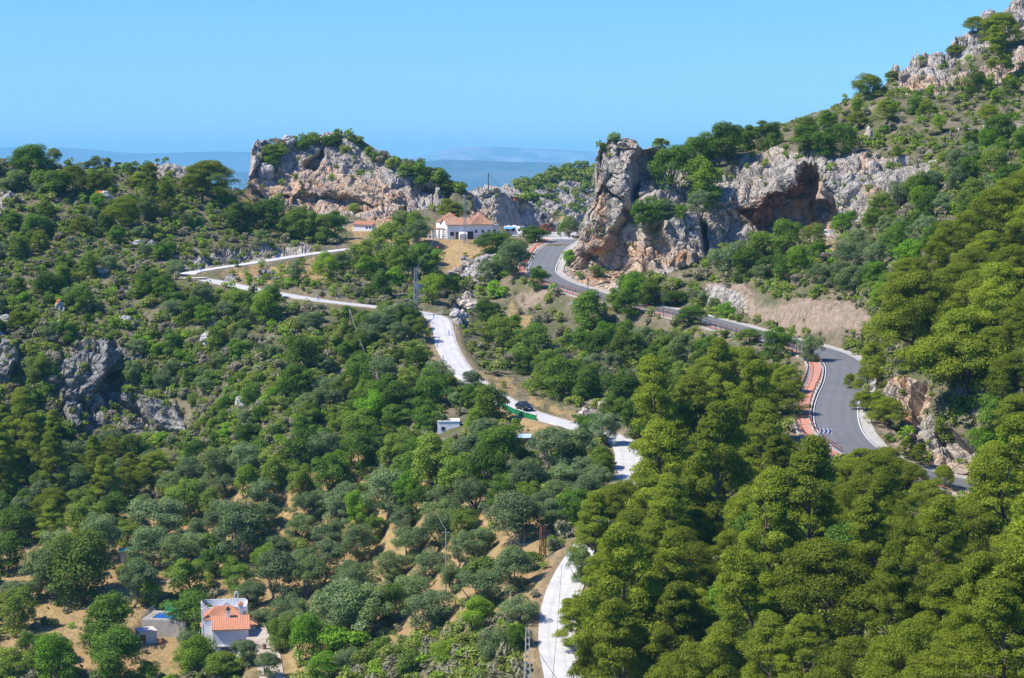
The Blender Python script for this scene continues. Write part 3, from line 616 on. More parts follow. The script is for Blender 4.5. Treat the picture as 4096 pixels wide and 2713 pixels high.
def road(name, R, N, h, dz, mat, label, rag=0.):
    o = ribbon(name, R, N, -h, h, dz, mat, 6, rag, kind='structure', label=label)
    runattr(o, R, [-h]+list(np.linspace(-h, h, 7))+[h]); return o
road('road', RW, NW, 2.12, .03, MT['conc'], 'white concrete lane climbing the valley in bends', .12)
road('road', RU[3:], NU[3:], 2.2, .05, MT['conc'], 'upper leg of the white concrete lane above the hairpin', .1)
hp = RW[-1]; bm = bmesh.new()
bmesh.ops.create_circle(bm, cap_ends=True, segments=28, radius=4.6); 
for v in bm.verts: v.co = Vector((v.co.x*1.0+hp[0]-1.6, v.co.y*1.25+hp[1]+2.4, hp[2]+.07))
me = bpy.data.meshes.new('road'); bm.to_mesh(me); bm.free(); me.materials.append(MT['conc']); link('road', me, kind='structure', label='turning apron of the white lane at its hairpin')
road('road', RA, NA, 3.6, .03, MT['asph'], 'grey asphalt mountain road curving past the cliff')
DN = 1 if (NA[len(NA)//2, 1] < 0) else -1          # towards the camera = downhill side
for s, w in ((DN*3.42, .14), (-DN*3.42, .14)):
    ribbon('road_marking', RA, NA, min(s, s+w*np.sign(s)*-1), max(s, s+w*np.sign(s)*-1), .036, MT['line'], 1, kind='structure', label='white edge line of the asphalt road')
def band(name, R, N, a, b, dz, mat, label, rag=0., i0=0, i1=None):
    a, b = min(a, b), max(a, b); return ribbon(name, R[i0:i1], N[i0:i1], a, b, dz, mat, 2, rag, kind='structure', label=label)
band('kerb', RA, NA, DN*3.66, DN*4.15, .14, MT['kerb'], 'pale concrete kerb between asphalt and red path')
band('footpath', RA, NA, DN*4.16, DN*6.0, .10, MT['redpath'], 'salmon red footpath beside the asphalt road')
band('kerb', RA, NA, DN*6.01, DN*6.6, .16, MT['kerb'], 'concrete edge outside the red footpath')
band('gutter', RA, NA, -DN*3.66, -DN*5.3, .05, MT['kerb'], 'wide pale concrete gutter at the cliff side of the road', .35)
band('gutter', RW, NW, 2.15, 2.7, .08, MT['kerb'], 'concrete gutter along the white lane', .12)
cpk = simple('parking_concrete', (.46, .445, .42), .85, .1, .5, dirt=((.42, .40, .36, 1), .5))
bm = bmesh.new(); vs = [bm.verts.new((x, y, ZC)) for x, y in PARK]; f = bm.faces.new(vs); bmesh.ops.recalc_face_normals(bm, faces=[f])
if f.normal.z < 0: f.normal_flip()
me = bpy.data.meshes.new('car_park'); bm.to_mesh(me); bm.free(); me.materials.append(cpk)
link('car_park', me, kind='structure', label='pale concrete car park below the rocks')
# ------------------------------------------------------------------ plants
R_ = np.random.default_rng(21)
def leaf_np(C, Rr, n, size, up=.25, jit=.9, flat=(1, 1, 1), lo=.72, hemi=False, asp=1.7, rng=R_, under=.35):
    """n small leaf faces over the blobs C (k,3) with radii Rr (k,3); returns verts, faces, tint"""
    k = len(C); w = (Rr[:, 0]*Rr[:, 1])**1.0; w /= w.sum(); b = rng.choice(k, n, p=w)
    d = rng.normal(size=(n, 3)); d /= np.linalg.norm(d, axis=1)[:, None]
    low = d[:, 2] < 0; flip = low & (rng.random(n) > under); d[flip, 2] *= -1
    r = lo+(1.08-lo)*rng.random(n)**.7
    P = C[b]+d*Rr[b]*r[:, None]
    N = d*np.array([1, 1, 1.2])+rng.normal(size=(n, 3))*jit*.55+np.array([0, 0, up]); N /= np.linalg.norm(N, axis=1)[:, None]
    T = np.cross(N, rng.normal(size=(n, 3))); T /= np.linalg.norm(T, axis=1)[:, None]+1e-9; B = np.cross(N, T)
    s = size*(.55+.9*rng.random(n))[:, None]; a = s*asp*.5; c = s*.5
    j = lambda: (.7+.6*rng.random(n))[:, None]
    V = np.stack([P-T*a*j(), P+B*c*j()+N*s*.12, P+T*a*j(), P-B*c*j()+N*s*.12], 1).reshape(-1, 3)
    F = np.arange(4*n).reshape(n, 4)
    bt = rng.random(k); t = np.clip(.5*bt[b]+.5*rng.random(n)+.15*(d[:, 2]), 0, 1); return V, F, np.repeat(t, 4)
def tubes_np(paths, sides=6):
    """tapered limbs: list of [(x,y,z,r),...]"""
    Vs, Fs, o = [], [], 0
    for p in paths:
        p = np.array(p, float); n = len(p); T = np.gradient(p[:, :3], axis=0); T /= np.linalg.norm(T, axis=1)[:, None]+1e-9
        ref = np.array([1., .01, 0]) if abs(T[0, 0]) < .8 else np.array([0, 1., 0])
        U = np.cross(T, ref); U /= np.linalg.norm(U, axis=1)[:, None]+1e-9; Wv = np.cross(T, U)
        an = np.arange(sides)/sides*2*PI
        ring = p[:, None, :3]+p[:, None, 3:4]*(U[:, None]*np.cos(an)[None, :, None]+Wv[:, None]*np.sin(an)[None, :, None])
        Vs.append(ring.reshape(-1, 3)); i = np.arange(n*sides).reshape(n, sides)+o; j = np.roll(i, -1, 1)
        Fs.append(np.stack([i[:-1], j[:-1], j[1:], i[1:]], -1).reshape(-1, 4)); o += n*sides
    return np.concatenate(Vs), np.concatenate(Fs)
def limb(a, b, r0, r1, n=5, wob=.1, rng=R_):
    a, b = np.array(a, float), np.array(b, float); t = np.linspace(0, 1, n)[:, None]; L = np.linalg.norm(b-a)
    P = a+(b-a)*t+rng.normal(size=(n, 3))*wob*L*np.sin(t*PI)*.5; P[:, 2] += (t[:, 0]*(1-t[:, 0]))*-.12*L
    return [(*P[i], r0+(r1-r0)*t[i, 0]) for i in range(n)]
def proto_mesh(name, V, F, mats, tint=None, smooth=False):
    me = mesh_np(name, V, F, mats, smooth)
    if tint is not None: attr(me, 'tint', tint, 'FLOAT')
    return me
PROTO = {}   # kind -> list of (crown mesh, trunk mesh or None, crown diameter, height)
def fit(V, W_, H_):
    """scale the crown so that it is W_ wide and tops out at H_"""
    return V
def mk_pine(i, form):
    r = np.random.default_rng(100+i); H = 1.0
    # unit tree: crown width 1, height h
    C, Rr = [], []
    if form == 'dome': h, z0 = .86, .16
    elif form == 'umbrella': h, z0 = .62, .30
    else: h, z0 = 1.3, .10
    n = {'dome': 85, 'umbrella': 60, 'tall': 80}[form]
    for k in range(n):
        u = r.random(); a = k*2.4+r.normal()*.5
        z = z0+(h-z0)*(u**.75); q = (z-z0)/(h-z0)
        prof = {'dome': math.sqrt(max(0, 1-q**2.1)), 'umbrella': math.sqrt(max(0, 1-q**3)), 'tall': (1-q)**.75*.95+.08}[form]
        rad = .40*prof*(.55+.55*r.random()**.6)*(1 if q > .12 else .8)
        s = (.085+.05*r.random())*(1 if form != 'tall' else .8)
        C.append((rad*math.cos(a), rad*math.sin(a), z)); Rr.append((s*1.1, s*1.1, s*.78))
    C, Rr = np.array(C), np.array(Rr); lop = r.uniform(-.10, .10, 2); C[:, :2] += lop*(C[:, 2:3]/h); C[:, :2] *= 1+.22*np.sin(np.arctan2(C[:, 1], C[:, 0])*2+r.random()*6)[:, None]
    keep = r.random(n) > .12; C, Rr = C[keep], Rr[keep]; n = len(C)
    V, F, t = leaf_np(C, Rr, 36000, .0088, up=.3, lo=.42, asp=2.8, rng=r, under=.25, jit=1.15)
    paths = [limb((0, 0, -.12), (r.normal()*.03, r.normal()*.03, h*.75), .026, .010, 7, .05, r)]
    for k in range(14):
        c = C[k*4 % n]; z = max(.16, c[2]-.14-.1*r.random()); paths.append(limb((0, 0, z), c-np.array([0, 0, .03]), .011, .004, 5, .12, r))
    return V, F, t, tubes_np(paths)
def mk_round(i, n, size, k=30, flat=.8, h=.85, z0=.25, spread=.36, br=.16, jit=1., trunk=True, lo=.6, asp=1.5, under=.3, multi=False, full=True):
    r = np.random.default_rng(300+i); C, Rr = [], []
    cx = [(0, 0)] if not multi else [(r.normal()*.14, r.normal()*.14) for _ in range(3)]
    for q in range(k):
        d = r.normal(size=3); d /= np.linalg.norm(d); d[2] = max(d[2], -.85+.25*r.random()) if r.random() < .55 or not full else abs(d[2]); ox = cx[q % len(cx)]
        rr = (.55+.5*r.random()); s = br*(.6+.8*r.random())
        C.append((ox[0]+d[0]*spread*rr, ox[1]+d[1]*spread*rr, z0+(h-z0)*.45+d[2]*(h-z0)*.5*rr)); Rr.append((s, s, s*flat))
    C, Rr = np.array(C), np.array(Rr); C[:, :2] *= 1+.2*np.sin(np.arctan2(C[:, 1], C[:, 0])*(2+i % 2)+r.random()*6)[:, None]
    V, F, t = leaf_np(C, Rr, n, size, up=.4, jit=jit, lo=lo, asp=asp, rng=r, under=under)
    tr = None
    if trunk:
        paths = []
        for q in range(2 if multi else 1):
            x, y = r.normal()*.03, r.normal()*.03; top = (x+r.normal()*.05, y+r.normal()*.05, z0+.12)
            paths.append(limb((x, y, -.1), top, .035, .022, 5, .12, r))
            for s in range(7): paths.append(limb(top, C[(q*9+s*3) % k], .016, .005, 5, .15, r))
        tr = tubes_np(paths)
    return V, F, t, tr
def add_proto(kind, res, leafmat, bark):
    V, F, t, tr = res
    cm = proto_mesh(kind+'_crown', V, F, [MT[leafmat]], t)
    tm = proto_mesh(kind+'_trunk', tr[0], tr[1], [MT[bark]], None, True) if tr is not None else None
    w = np.percentile(V[:, 0], 99)-np.percentile(V[:, 0], 1); PROTO.setdefault(kind, []).append((cm, tm, w, np.percentile(V[:, 2], 99)))
for i in range(5): add_proto('pine', mk_pine(i, 'dome'), 'pine', 'bark')
for i in range(2): add_proto('umbrella', mk_pine(10+i, 'umbrella'), 'pine', 'bark')
for i in range(3): add_proto('tallpine', mk_pine(20+i, 'tall'), 'pine', 'bark')
for i in range(6): add_proto('olive', mk_round(i, 14000, .0145, 44, .85, .76, .02, .34, .115, 1.1, True, .55, 1.9, .35, i % 2 == 0), 'olive', 'greybark')
for i in range(7): add_proto('oak', mk_round(20+i, 13000, .018, 46, .85, .80, -.06, .33, .125, .85, True, .6, 1.5, .3), 'oak', 'bark')
for i in range(2): add_proto('bright', mk_round(30+i, 11000, .021, 34, .85, .84, -.04, .33, .14, .9, True, .6, 1.3, .3), 'bright', 'bark')
for i in range(5): add_proto('shrub', mk_round(40+i, 2600, .042, 18, .8, .62, -.05, .30, .19, .9, False, .6, 1.3, .2), 'shrub', None)
for i in range(3): add_proto('oakshrub', mk_round(60+i, 2600, .042, 16, .85, .66, -.05, .28, .20, .8, False, .6, 1.3, .2), 'oak', None)
for i in range(2): add_proto('brightshrub', mk_round(70+i, 2400, .044, 15, .8, .60, -.05, .28, .20, .8, False, .6, 1.3, .2), 'bright', None)
for i in range(3): add_proto('greyshrub', mk_round(80+i, 2600, .032, 18, .8, .55, -.06, .32, .17, 1.4, False, .3, 3.4, .3), 'greyshrub', None)
PLANTS = []
def plant(kind, px, py, wpx, hf=None, var=None, rot=None):
    """kind rooted at the picture point px,py; wpx = crown width in picture pixels"""
    p = G(px, py); d = wpx/FPX*p.y
    PLANTS.append(dict(kind=kind, px=px, py=py, w=wpx, d=d, p=p, hf=hf, var=var, rot=rot))
# ------------------------------------------------------------------ where the plants stand
# keep-clear raster in picture space: what has to stay visible from the road and the houses
KX, KY = np.meshgrid(np.arange(-400, 4800, 8.), np.arange(0, 3000, 8.))
CLEAR = np.zeros(KX.shape, bool)
for poly in [
 [(2140,2740),(2145,2560),(2160,2400),(2175,2320),(2240,2270),(2290,2240),(2300,2270),(2250,2330),(2245,2420),(2275,2480),(2300,2600),(2350,2740)],
 [(2425,1740),(2530,1740),(2570,1830),(2550,1885),(2490,1885),(2470,1830)],
 [(1712,1250),(1800,1270),(1830,1340),(1860,1410),(1900,1480),(1990,1540),(2090,1590),(2200,1650),(2290,1690),(2290,1710),(2170,1705),(2060,1670),(1990,1610),(1900,1550),(1820,1530),(1760,1420),(1720,1320)],
 [(1130,1165),(1230,1180),(1500,1218),(1500,1240),(1380,1225),(1270,1212),(1150,1190)],[(950,1138),(1000,1145),(1000,1170),(960,1160)],
 [(710,1110),(740,1085),(900,1050),(1250,1000),(1420,975),(1440,998),(1250,1030),(1000,1065),(900,1085),(830,1120),(850,1140),(800,1110),(740,1118)],
 [(2050,1000),(2200,975),(2280,960),(2290,1000),(2240,1040),(2250,1110),(2330,1160),(2470,1205),(2480,1240),(2380,1225),(2190,1165),(2100,1140),(2060,1080)],
 [(2600,1210),(2640,1195),(2760,1230),(3000,1300),(3220,1370),(3380,1400),(3460,1430),(3430,1480),(3410,1540),(3440,1700),(3520,1790),(3500,1800),(3300,1760),(3190,1740),(3190,1640),(3230,1530),(3210,1440),(3110,1390),(2880,1310),(2700,1270),(2600,1250)],
 [(2560,1195),(2740,1225),(2740,1290),(2560,1260)],[(2800,1260),(2910,1285),(2910,1340),(2800,1310)],
 [(1700,850),(2020,850),(2340,860),(2330,965),(2100,1000),(1980,970),(1700,960)], [(1300,870),(1680,850),(1680,960),(1480,985),(1300,920)],
 [(800,2410),(1020,2410),(1040,2560),(1010,2600),(940,2620),(810,2600)], [(535,2440),(700,2440),(700,2500),(640,2580),(540,2600)],
 [(1745,1655),(1840,1655),(1850,1700),(1850,1722),(1745,1722)],[(2060,1725),(2130,1725),(2130,1800),(2060,1800)],
 [(3230,880),(3330,880),(3330,960),(3230,960)],[(465,2200),(510,2200),(510,2260),(465,2260)],
 [(1000,560),(1440,560),(1640,680),(1760,760),(1620,830),(1640,870),(1300,870),(1000,770)],
 [(2345,620),(2380,560),(2500,550),(2560,640),(2560,760),(2480,1000),(2400,1100),(2300,1060),(2330,900)],
 [(2980,640),(3290,640),(3460,700),(3440,860),(3350,930),(3060,990),(2960,900),(2900,820),(2860,700)],[(2560,840),(2840,860),(2880,960),(2720,1080),(2480,1080),(2500,900)],
 [(3540,1530),(3700,1540),(3700,1640),(3860,1750),(3950,1850),(3880,1930),(3740,1890),(3600,1760)],[(2180,1750),(2190,1700),(2290,1710),(2290,1740)],
 [(240,1400),(460,1370),(500,1420),(420,1560),(400,1700),(290,1720),(240,1600)],[(480,1600),(740,1610),(740,1720),(500,1720)],[(0,1340),(60,1360),(60,1490),(0,1500)],
 [(1080,2560),(1110,2713),(1060,2713),(1000,2560)],
 [(2440,1188),(2640,1208),(2900,1268),(3120,1340),(3250,1380),(3250,1420),(3100,1400),(2900,1335),(2640,1270),(2440,1245)],
]: CLEAR |= sdpoly(KX, KY, poly) > 0
THIN = maskof(ROCK, 8, KX, KY, 0) if 0 else None
_cs = np.cumsum(np.cumsum(np.pad(CLEAR.astype(float), ((1, 0), (1, 0))), 0), 1)
def blocked(px, py, w, h):
    """share of the crown box that would cover kept-clear picture area"""
    x0, x1 = ((px-w*.42+400)/8, (px+w*.42+400)/8); y0, y1 = ((py-h)/8, (py+h*.05)/8)
    x0, x1 = [int(min(max(v, 0), KX.shape[1]-1)) for v in (x0, x1)]; y0, y1 = [int(min(max(v, 0), KX.shape[0]-1)) for v in (y0, y1)]
    x1 = max(x1, x0+1); y1 = max(y1, y0+1)
    return (_cs[y1, x1]-_cs[y0, x1]-_cs[y1, x0]+_cs[y0, x0])/((x1-x0)*(y1-y0))
ASP = {k: float(np.mean([q[3]/q[2] for q in v])) for k, v in PROTO.items()}; print(ASP)
_occ = {}
def free(px, py, rad):
    c = 40; i, j = int(px//c), int(py//c); n = int(rad//c)+1
    for a in range(i-n, i+n+1):
        for b in range(j-n, j+n+1):
            for (x, y, r) in _occ.get((a, b), ()):
                if ((x-px)**2+((y-py)*1.5)**2) < ((r+rad)*.5)**2: return False
    return True
def put(kind, px, py, w, **k):
    _occ.setdefault((int(px//40), int(py//40)), []).append((px, py, w*.55)); plant(kind, px, py, w, **k)
# plants one can point at: kind, x of the middle, y of the foot, crown width (picture px)
for k in [
 ('pine',812,806,180,.88,0),('oak',120,690,95),('olive',380,665,45),('olive',430,668,45),('oak',515,680,50),('tallpine',568,684,46),('olive',350,672,32),('oakshrub',660,662,40),
 ('pine',480,930,130),('pine',295,780,110),('tallpine',680,900,75),('pine',575,770,80),('tallpine',600,850,60),('bright',385,835,50),('pine',900,700,30),
 ('oak',230,790,90),('oak',165,760,80),('olive',70,760,80),('oak',1100,905,100),('oak',1210,960,120),('oak',1050,940,110),('oak',1270,975,110),('oak',960,930,110),('oak',1340,968,90),
 ('bright',1000,1135,30),('bright',947,1068,26,1.),('tallpine',1625,650,26,1.2),('oak',1680,675,60),('oak',1850,770,55),('pine',1790,880,95),('pine',1830,885,80),
 ('oak',1180,584,50,.5),('oak',1215,578,55,.5),('oak',1290,572,64,.5),('oak',1350,560,66,.45),('oak',1400,566,66,.5),('oak',1330,590,70,.6),('shrub',1430,580,60),('oak',1090,660,90,.8),('oak',1070,690,70),('shrub',1120,640,60),('oakshrub',1210,610,60),('oak',1470,620,60,.6),('shrub',1500,640,60),('oak',1580,660,70,.5),('shrub',1640,690,60),('oak',1720,720,90,.5),('shrub',1760,745,70),('oak',1800,765,80,.6),('oak',1840,780,70),('shrub',1560,690,60),('shrub',1620,720,70),('oakshrub',1680,730,70),('shrub',1380,620,60),('greyshrub',1100,600,60),('greyshrub',1540,650,60),('oakshrub',1250,590,60),('brightshrub',1325,725,40),('shrub',1255,722,28),('oak',1350,875,50),('shrub',1415,850,60),('oak',1660,945,80),('olive',1610,930,90),('olive',1680,1000,100),('oak',1560,1060,150),('oak',1600,1110,130),
 ('oak',1450,1090,120),('olive',1370,1100,90),('oak',1710,1110,140),('olive',1730,1060,80),('bright',1310,1120,90),('bright',1470,1120,90),('brightshrub',1590,1140,80),('bright',1720,1215,95),('oak',1540,1190,90),
 ('oak',1985,1018,150,.62),('oak',2045,1010,110,.6),('oak',2145,957,86,.8),('oak',2125,922,90,.55),('olive',2280,915,66,1.2),('bright',2270,910,60),('shrub',2235,918,34),
 ('oak',2150,1190,80,1.1),('oak',2010,1110,90),('olive',2050,1130,120),('olive',1960,1130,90),('brightshrub',1980,1190,80),('oak',2355,1330,150),('oak',2520,1310,110),('oak',2470,1290,100),
 ('bright',2265,1065,60,1.1),('oak',2330,1105,60),('shrub',2400,1110,70),('oak',2610,940,150),('oak',2580,890,90),('olive',2640,880,70),('bright',2720,880,60),('bright',2810,800,140),('oak',2850,830,90),('olive',2790,860,90),('oak',2690,760,120),('oak',2900,640,120),
 ('oak',2800,640,110),('umbrella',2640,605,50),('oak',2400,600,60),('shrub',2450,565,60),('oak',3000,600,90),('oak',3080,600,100),('oak',3300,620,110),('oak',3230,600,90),
 ('olive',2950,1080,120),('oak',3060,1060,110),('olive',2900,1100,110),('oak',2990,1120,120),('bright',3360,935,80),('bright',3395,900,55),('oak',3250,1000,90),('oak',3140,1040,110),('oak',2600,1210,110),('bright',2540,1200,110),('oak',2500,1160,90),
 ('oak',2700,1190,80,.8),('bright',2900,1240,70),('oak',3090,1290,60),('oak',3160,1310,60),('tallpine',3387,1370,40),('oak',3420,1400,40),
 ('pine',3893,128,120,.55),('pine',3990,210,150),('pine',3810,205,70,.6),('pine',3560,325,60,.6),('oak',3470,400,100),('pine',3550,500,90),('pine',3700,480,80),('pine',3960,500,80),('oak',3900,380,90),('tallpine',4010,340,110),('oak',4040,390,80),('oak',3700,380,30),('bright',3670,395,35),('oak',3770,375,45),
 ('oak',1440,700,50),('olive',1520,1350,110),('oak',1610,1330,110),('olive',1550,1330,90),('oak',1650,1360,110),('oak',1370,1310,60),('oak',1480,1440,60),
 ('olive',1750,1560,100),('oak',1640,1560,110),('oak',1720,1640,140),('oak',1900,1640,120),('oak',1690,1690,90),('oak',1960,1700,140),('olive',1830,1640,80),('olive',1900,1580,90),
 ('olive',1770,1720,70),('oak',1430,1780,135),('oak',1220,1890,150),('oak',1600,1830,100),('oak',1740,1960,190),('oak',1850,1990,200),('oak',1950,1960,170),('oak',2010,1890,130),('oak',1630,1950,140),('oak',1560,1900,120),('olive',2200,1880,150),('olive',2310,1850,160),('olive',2420,1790,110),('oak',2410,1900,100),('olive',2250,1960,130),('olive',2390,1990,110),
 ('olive',2350,2060,130),('olive',2180,2060,120),('olive',2050,2080,110),
 ('oak',60,2180,150),('tallpine',200,2210,95),('oak',330,2150,170),('olive',400,2240,150),('olive',640,2160,180),('oak',520,2190,110),('olive',160,2400,180),('oak',330,2400,200),('olive',60,2430,110),('olive',610,2280,150),('pine',3560,1965,170,.95),('pine',3645,2005,160,.95),('pine',3470,1905,150,.7),('olive',700,2290,140),('olive',760,2250,120),('olive',960,2260,210),('oak',870,2310,110),('oak',750,2400,150),('olive',560,2430,160),('bright',610,2425,90),
 ('oak',770,2530,170),('oak',742,2450,90),('oak',440,2590,200),('oak',380,2610,110),('oak',70,2530,150),('oak',20,2470,60),('olive',130,2480,40,1.1),('olive',175,2500,34,1.1),('olive',220,2510,30,1.1),('olive',350,2520,32,1.2),('shrub',240,2650,100),('oak',130,2640,110),('oak',200,2640,90),('oak',60,2740,150),('bright',220,2740,170),('oak',450,2740,200),('bright',600,2735,90),
 ('olive',765,2645,130),('bright',780,2720,150),('oak',900,2725,160,.75),('olive',1000,2690,90),('olive',1060,2720,90),('olive',960,2640,60),('oak',1130,2570,110),('bright',1220,2640,150),('olive',1170,2530,140),('olive',1250,2560,120),('olive',1400,2560,260),('olive',1480,2540,200),('olive',1190,2440,180),('olive',1100,2410,170),('olive',1240,2390,150),('olive',1320,2330,150),('olive',1050,2480,130),('olive',1000,2430,130),
 ('brightshrub',1330,2620,140),('brightshrub',1420,2600,110),('bright',1290,2730,130),('olive',1400,2700,110),('oak',1130,2530,60),('bright',1780,2680,120),('olive',1700,2330,140),('olive',1650,2430,150),('olive',1560,2330,120),('olive',1850,2280,120),('olive',1920,2240,120),('olive',1960,2440,170),('olive',2060,2380,160),('oak',2080,2640,110),('olive',2060,2520,160),
 ('oak',1500,2160,90),('olive',1430,2250,130),('olive',1330,2200,120),
 # pines of the right foreground
 ('tallpine',2330,2530,150,1.45),('pine',2310,2440,120),('pine',2390,2500,150),('tallpine',2600,2640,190),('tallpine',2470,2560,160),('pine',2490,2310,280),('pine',2780,2420,240),('pine',3020,2480,300),('pine',3330,2570,390),('tallpine',3780,2660,260,1.5),('pine',3990,2560,340),('pine',4080,2350,280),('bright',2900,2520,140,1.35),('tallpine',3420,2720,70,1.6),('tallpine',3980,2713,80,1.7),('pine',3140,2710,200),('tallpine',3260,2720,120),('pine',2880,2640,180),
 ('olive',2730,2060,90,1.3),('olive',2330,2290,110,1.3),('olive',2490,2640,170),('oak',2340,2640,60),('greyshrub',2360,2180,90,.9),
 ('pine',3450,1650,110,.8),('pine',3500,1670,110,.8),('pine',3545,1740,150,.8),('pine',3480,1560,140),('pine',3400,1545,60),('tallpine',3672,1862,70,1.3),('tallpine',3620,1830,60,1.2),('pine',3780,1970,110),('pine',3960,1990,170),
 ('pine',3850,1580,330),('pine',3650,1470,260),('pine',3720,1400,280),('pine',4000,1380,300),('umbrella',3870,1600,330,.8),('bright',3940,1800,180,.8),('bright',4050,1800,220,.9),('pine',4090,1470,240),('pine',4110,1720,220),('pine',4000,1500,180),('oak',3990,1720,130),('oak',3800,1740,140),('pine',4080,1620,240),('oak',4060,1560,150),
 ('oak',3110,1480,120),('olive',3225,1480,110,1.),('oak',3000,1425,110,.55),('oak',2760,1335,120,.65),
]: put(k[0], k[1], k[2], k[3], hf=(k[4] if len(k) > 4 else None), var=(k[5] if len(k) > 5 else None))
# scattered growth by zone: polygon, mix, width in metres (lo, hi), count, spacing factor
OLIVEMIX = {'olive': .62, 'oak': .2, 'shrub': .1, 'bright': .08}
MAQUIS = {'oak': .16, 'shrub': .34, 'oakshrub': .22, 'brightshrub': .10, 'olive': .06, 'greyshrub': .12}
DENSE = {'oak': .45, 'olive': .25, 'bright': .1, 'shrub': .2}
PINES = {'pine': .58, 'tallpine': .36, 'umbrella': .03, 'oak': .03}
ZN = [
 ([(2560,1960),(2640,1680),(2780,1560),(2980,1500),(3150,1520),(3230,1560),(3200,1650),(3200,1740),(3320,1800),(3500,1820),(3700,1950),(3900,2010),(4200,2050),(4600,2100),(4650,2900),(2320,2900),(2350,2560),(2300,2420),(2330,2200),(2480,2000)], PINES, (4.5, 8.2), 570, .6),
 ([(3480,1450),(3560,1330),(3640,1150),(3800,1020),(3960,920),(4200,800),(4600,700),(4600,1560),(4000,1600),(3700,1520),(3540,1500)], {'pine': .85, 'umbrella': .15}, (5.5, 8.5), 120, .58),
 ([(0,1780),(300,1760),(560,1830),(680,1900),(560,2000),(300,2080),(0,2120),(-200,2100),(-200,1780)], {'tallpine': .35, 'pine': .3, 'oak': .2, 'olive': .15}, (4, 7), 110, .6),
 ([(0,2120),(300,2080),(600,1990),(900,1900),(1300,1850),(1500,1950),(1700,2000),(2100,2060),(2250,2100),(2230,2220),(2150,2330),(2100,2560),(2080,2713),(1700,2713),(1200,2713),(1150,2500),(1050,2400),(800,2380),(500,2330),(300,2380),(0,2380)], OLIVEMIX, (4.5, 8), 150, .95),
 ([(1200,1500),(1700,1480),(2050,1720),(2350,1760),(2440,1960),(2280,2140),(1900,2060),(1500,1950),(1200,1900)], DENSE, (3.5, 7), 150, .72),
 ([(2150,1430),(2400,1330),(2620,1290),(2880,1380),(3060,1460),(3000,1510),(2780,1560),(2640,1680),(2540,1760),(2400,1660),(2250,1600),(2080,1520),(1950,1400),(1900,1260),(2000,1280)], {'oak': .4, 'olive': .26, 'shrub': .22, 'greyshrub': .08, 'bright': .04}, (3.2, 6.5), 260, .62),
 ([(2760,1130),(3000,1060),(3250,1000),(3480,880),(3700,780),(3850,620),(4200,500),(4600,400),(4600,820),(3960,930),(3700,1090),(3560,1300),(3470,1190),(3280,1170),(3040,1150)], {'oak': .42, 'olive': .22, 'bright': .12, 'greyshrub': .12, 'shrub': .12}, (3.2, 6.5), 240, .6),
 ([(2440,1190),(2760,1130),(2830,1200),(3000,1290),(2960,1290),(2700,1215),(2560,1190)], DENSE, (2.5, 4), 30, .8),
 ([(600,1180),(860,1130),(1100,1190),(1500,1250),(1680,1290),(1700,1450),(1400,1480),(1150,1330),(900,1330),(700,1290)], {'oak': .5, 'olive': .2, 'shrub': .2, 'bright': .1}, (3.5, 6.5), 90, .65),
 ([(980,1120),(1200,1060),(1500,1010),(1700,1050),(1850,1130),(1750,1220),(1500,1210),(1150,1160)], MAQUIS, (2, 5), 70, .8),
 ([(3400,420),(3560,340),(3800,380),(4200,200),(4600,50),(4600,560),(3850,640),(3500,640),(3100,620),(2900,600),(3100,530)], {'oak': .3, 'shrub': .3, 'bright': .08, 'oakshrub': .1, 'greyshrub': .15, 'pine': .07}, (2.2, 5.5), 190, .72),
 ([(0,640),(560,670),(1000,780),(1280,930),(1380,960),(1000,1030),(720,1080),(600,1180),(560,1340),(0,1330),(-200,1300),(-200,640)], {'oak': .22, 'shrub': .3, 'oakshrub': .2, 'brightshrub': .08, 'olive': .08, 'greyshrub': .08, 'pine': .04}, (2.2, 5.2), 600, .54),
 ([(-200,1330),(560,1340),(900,1330),(1200,1480),(1250,1860),(900,1900),(560,1830),(0,1760),(-200,1760)], MAQUIS, (2.2, 5.2), 500, .54),
 ([(3900,1340),(4200,1300),(4200,1760),(4010,1740),(3940,1640)], {'pine': .5, 'oak': .5}, (3.5, 6), 30, .5),
 ([(1150,1330),(1700,1450),(1250,1560),(1150,1460)], MAQUIS, (2, 4.5), 60, .7),
]
for zi, (poly, mix, (w0, w1), cnt, sp) in enumerate(ZN):
    rr = random.Random(50+zi); P = np.array(poly, float); x0, y0 = P.min(0); x1, y1 = P.max(0); names = list(mix); wts = list(mix.values()); done = 0; tries = 0
    while done < cnt and tries < cnt*14:
        tries += 1; px, py = rr.uniform(x0, x1), rr.uniform(y0, y1)
        if sdpoly(np.array([px]), np.array([py]), poly)[0] < 0: continue
        kd = rr.choices(names, wts)[0]; Dp = float(Dsm(px, py))
        wm = rr.uniform(w0, w1)*(.62 if 'shrub' in kd else 1); wp = wm/Dp*FPX
        if not free(px, py, wp*sp): continue
        if blocked(px, py, wp, wp*ASP[kd]*1.08) > .03: continue
        if px > 2500 and py-wp*ASP[kd] < np.interp(px, cols, sky)-14 and rr.random() < .85: continue
        put(kd, px, py, wp); done += 1
print('plants', len(PLANTS))
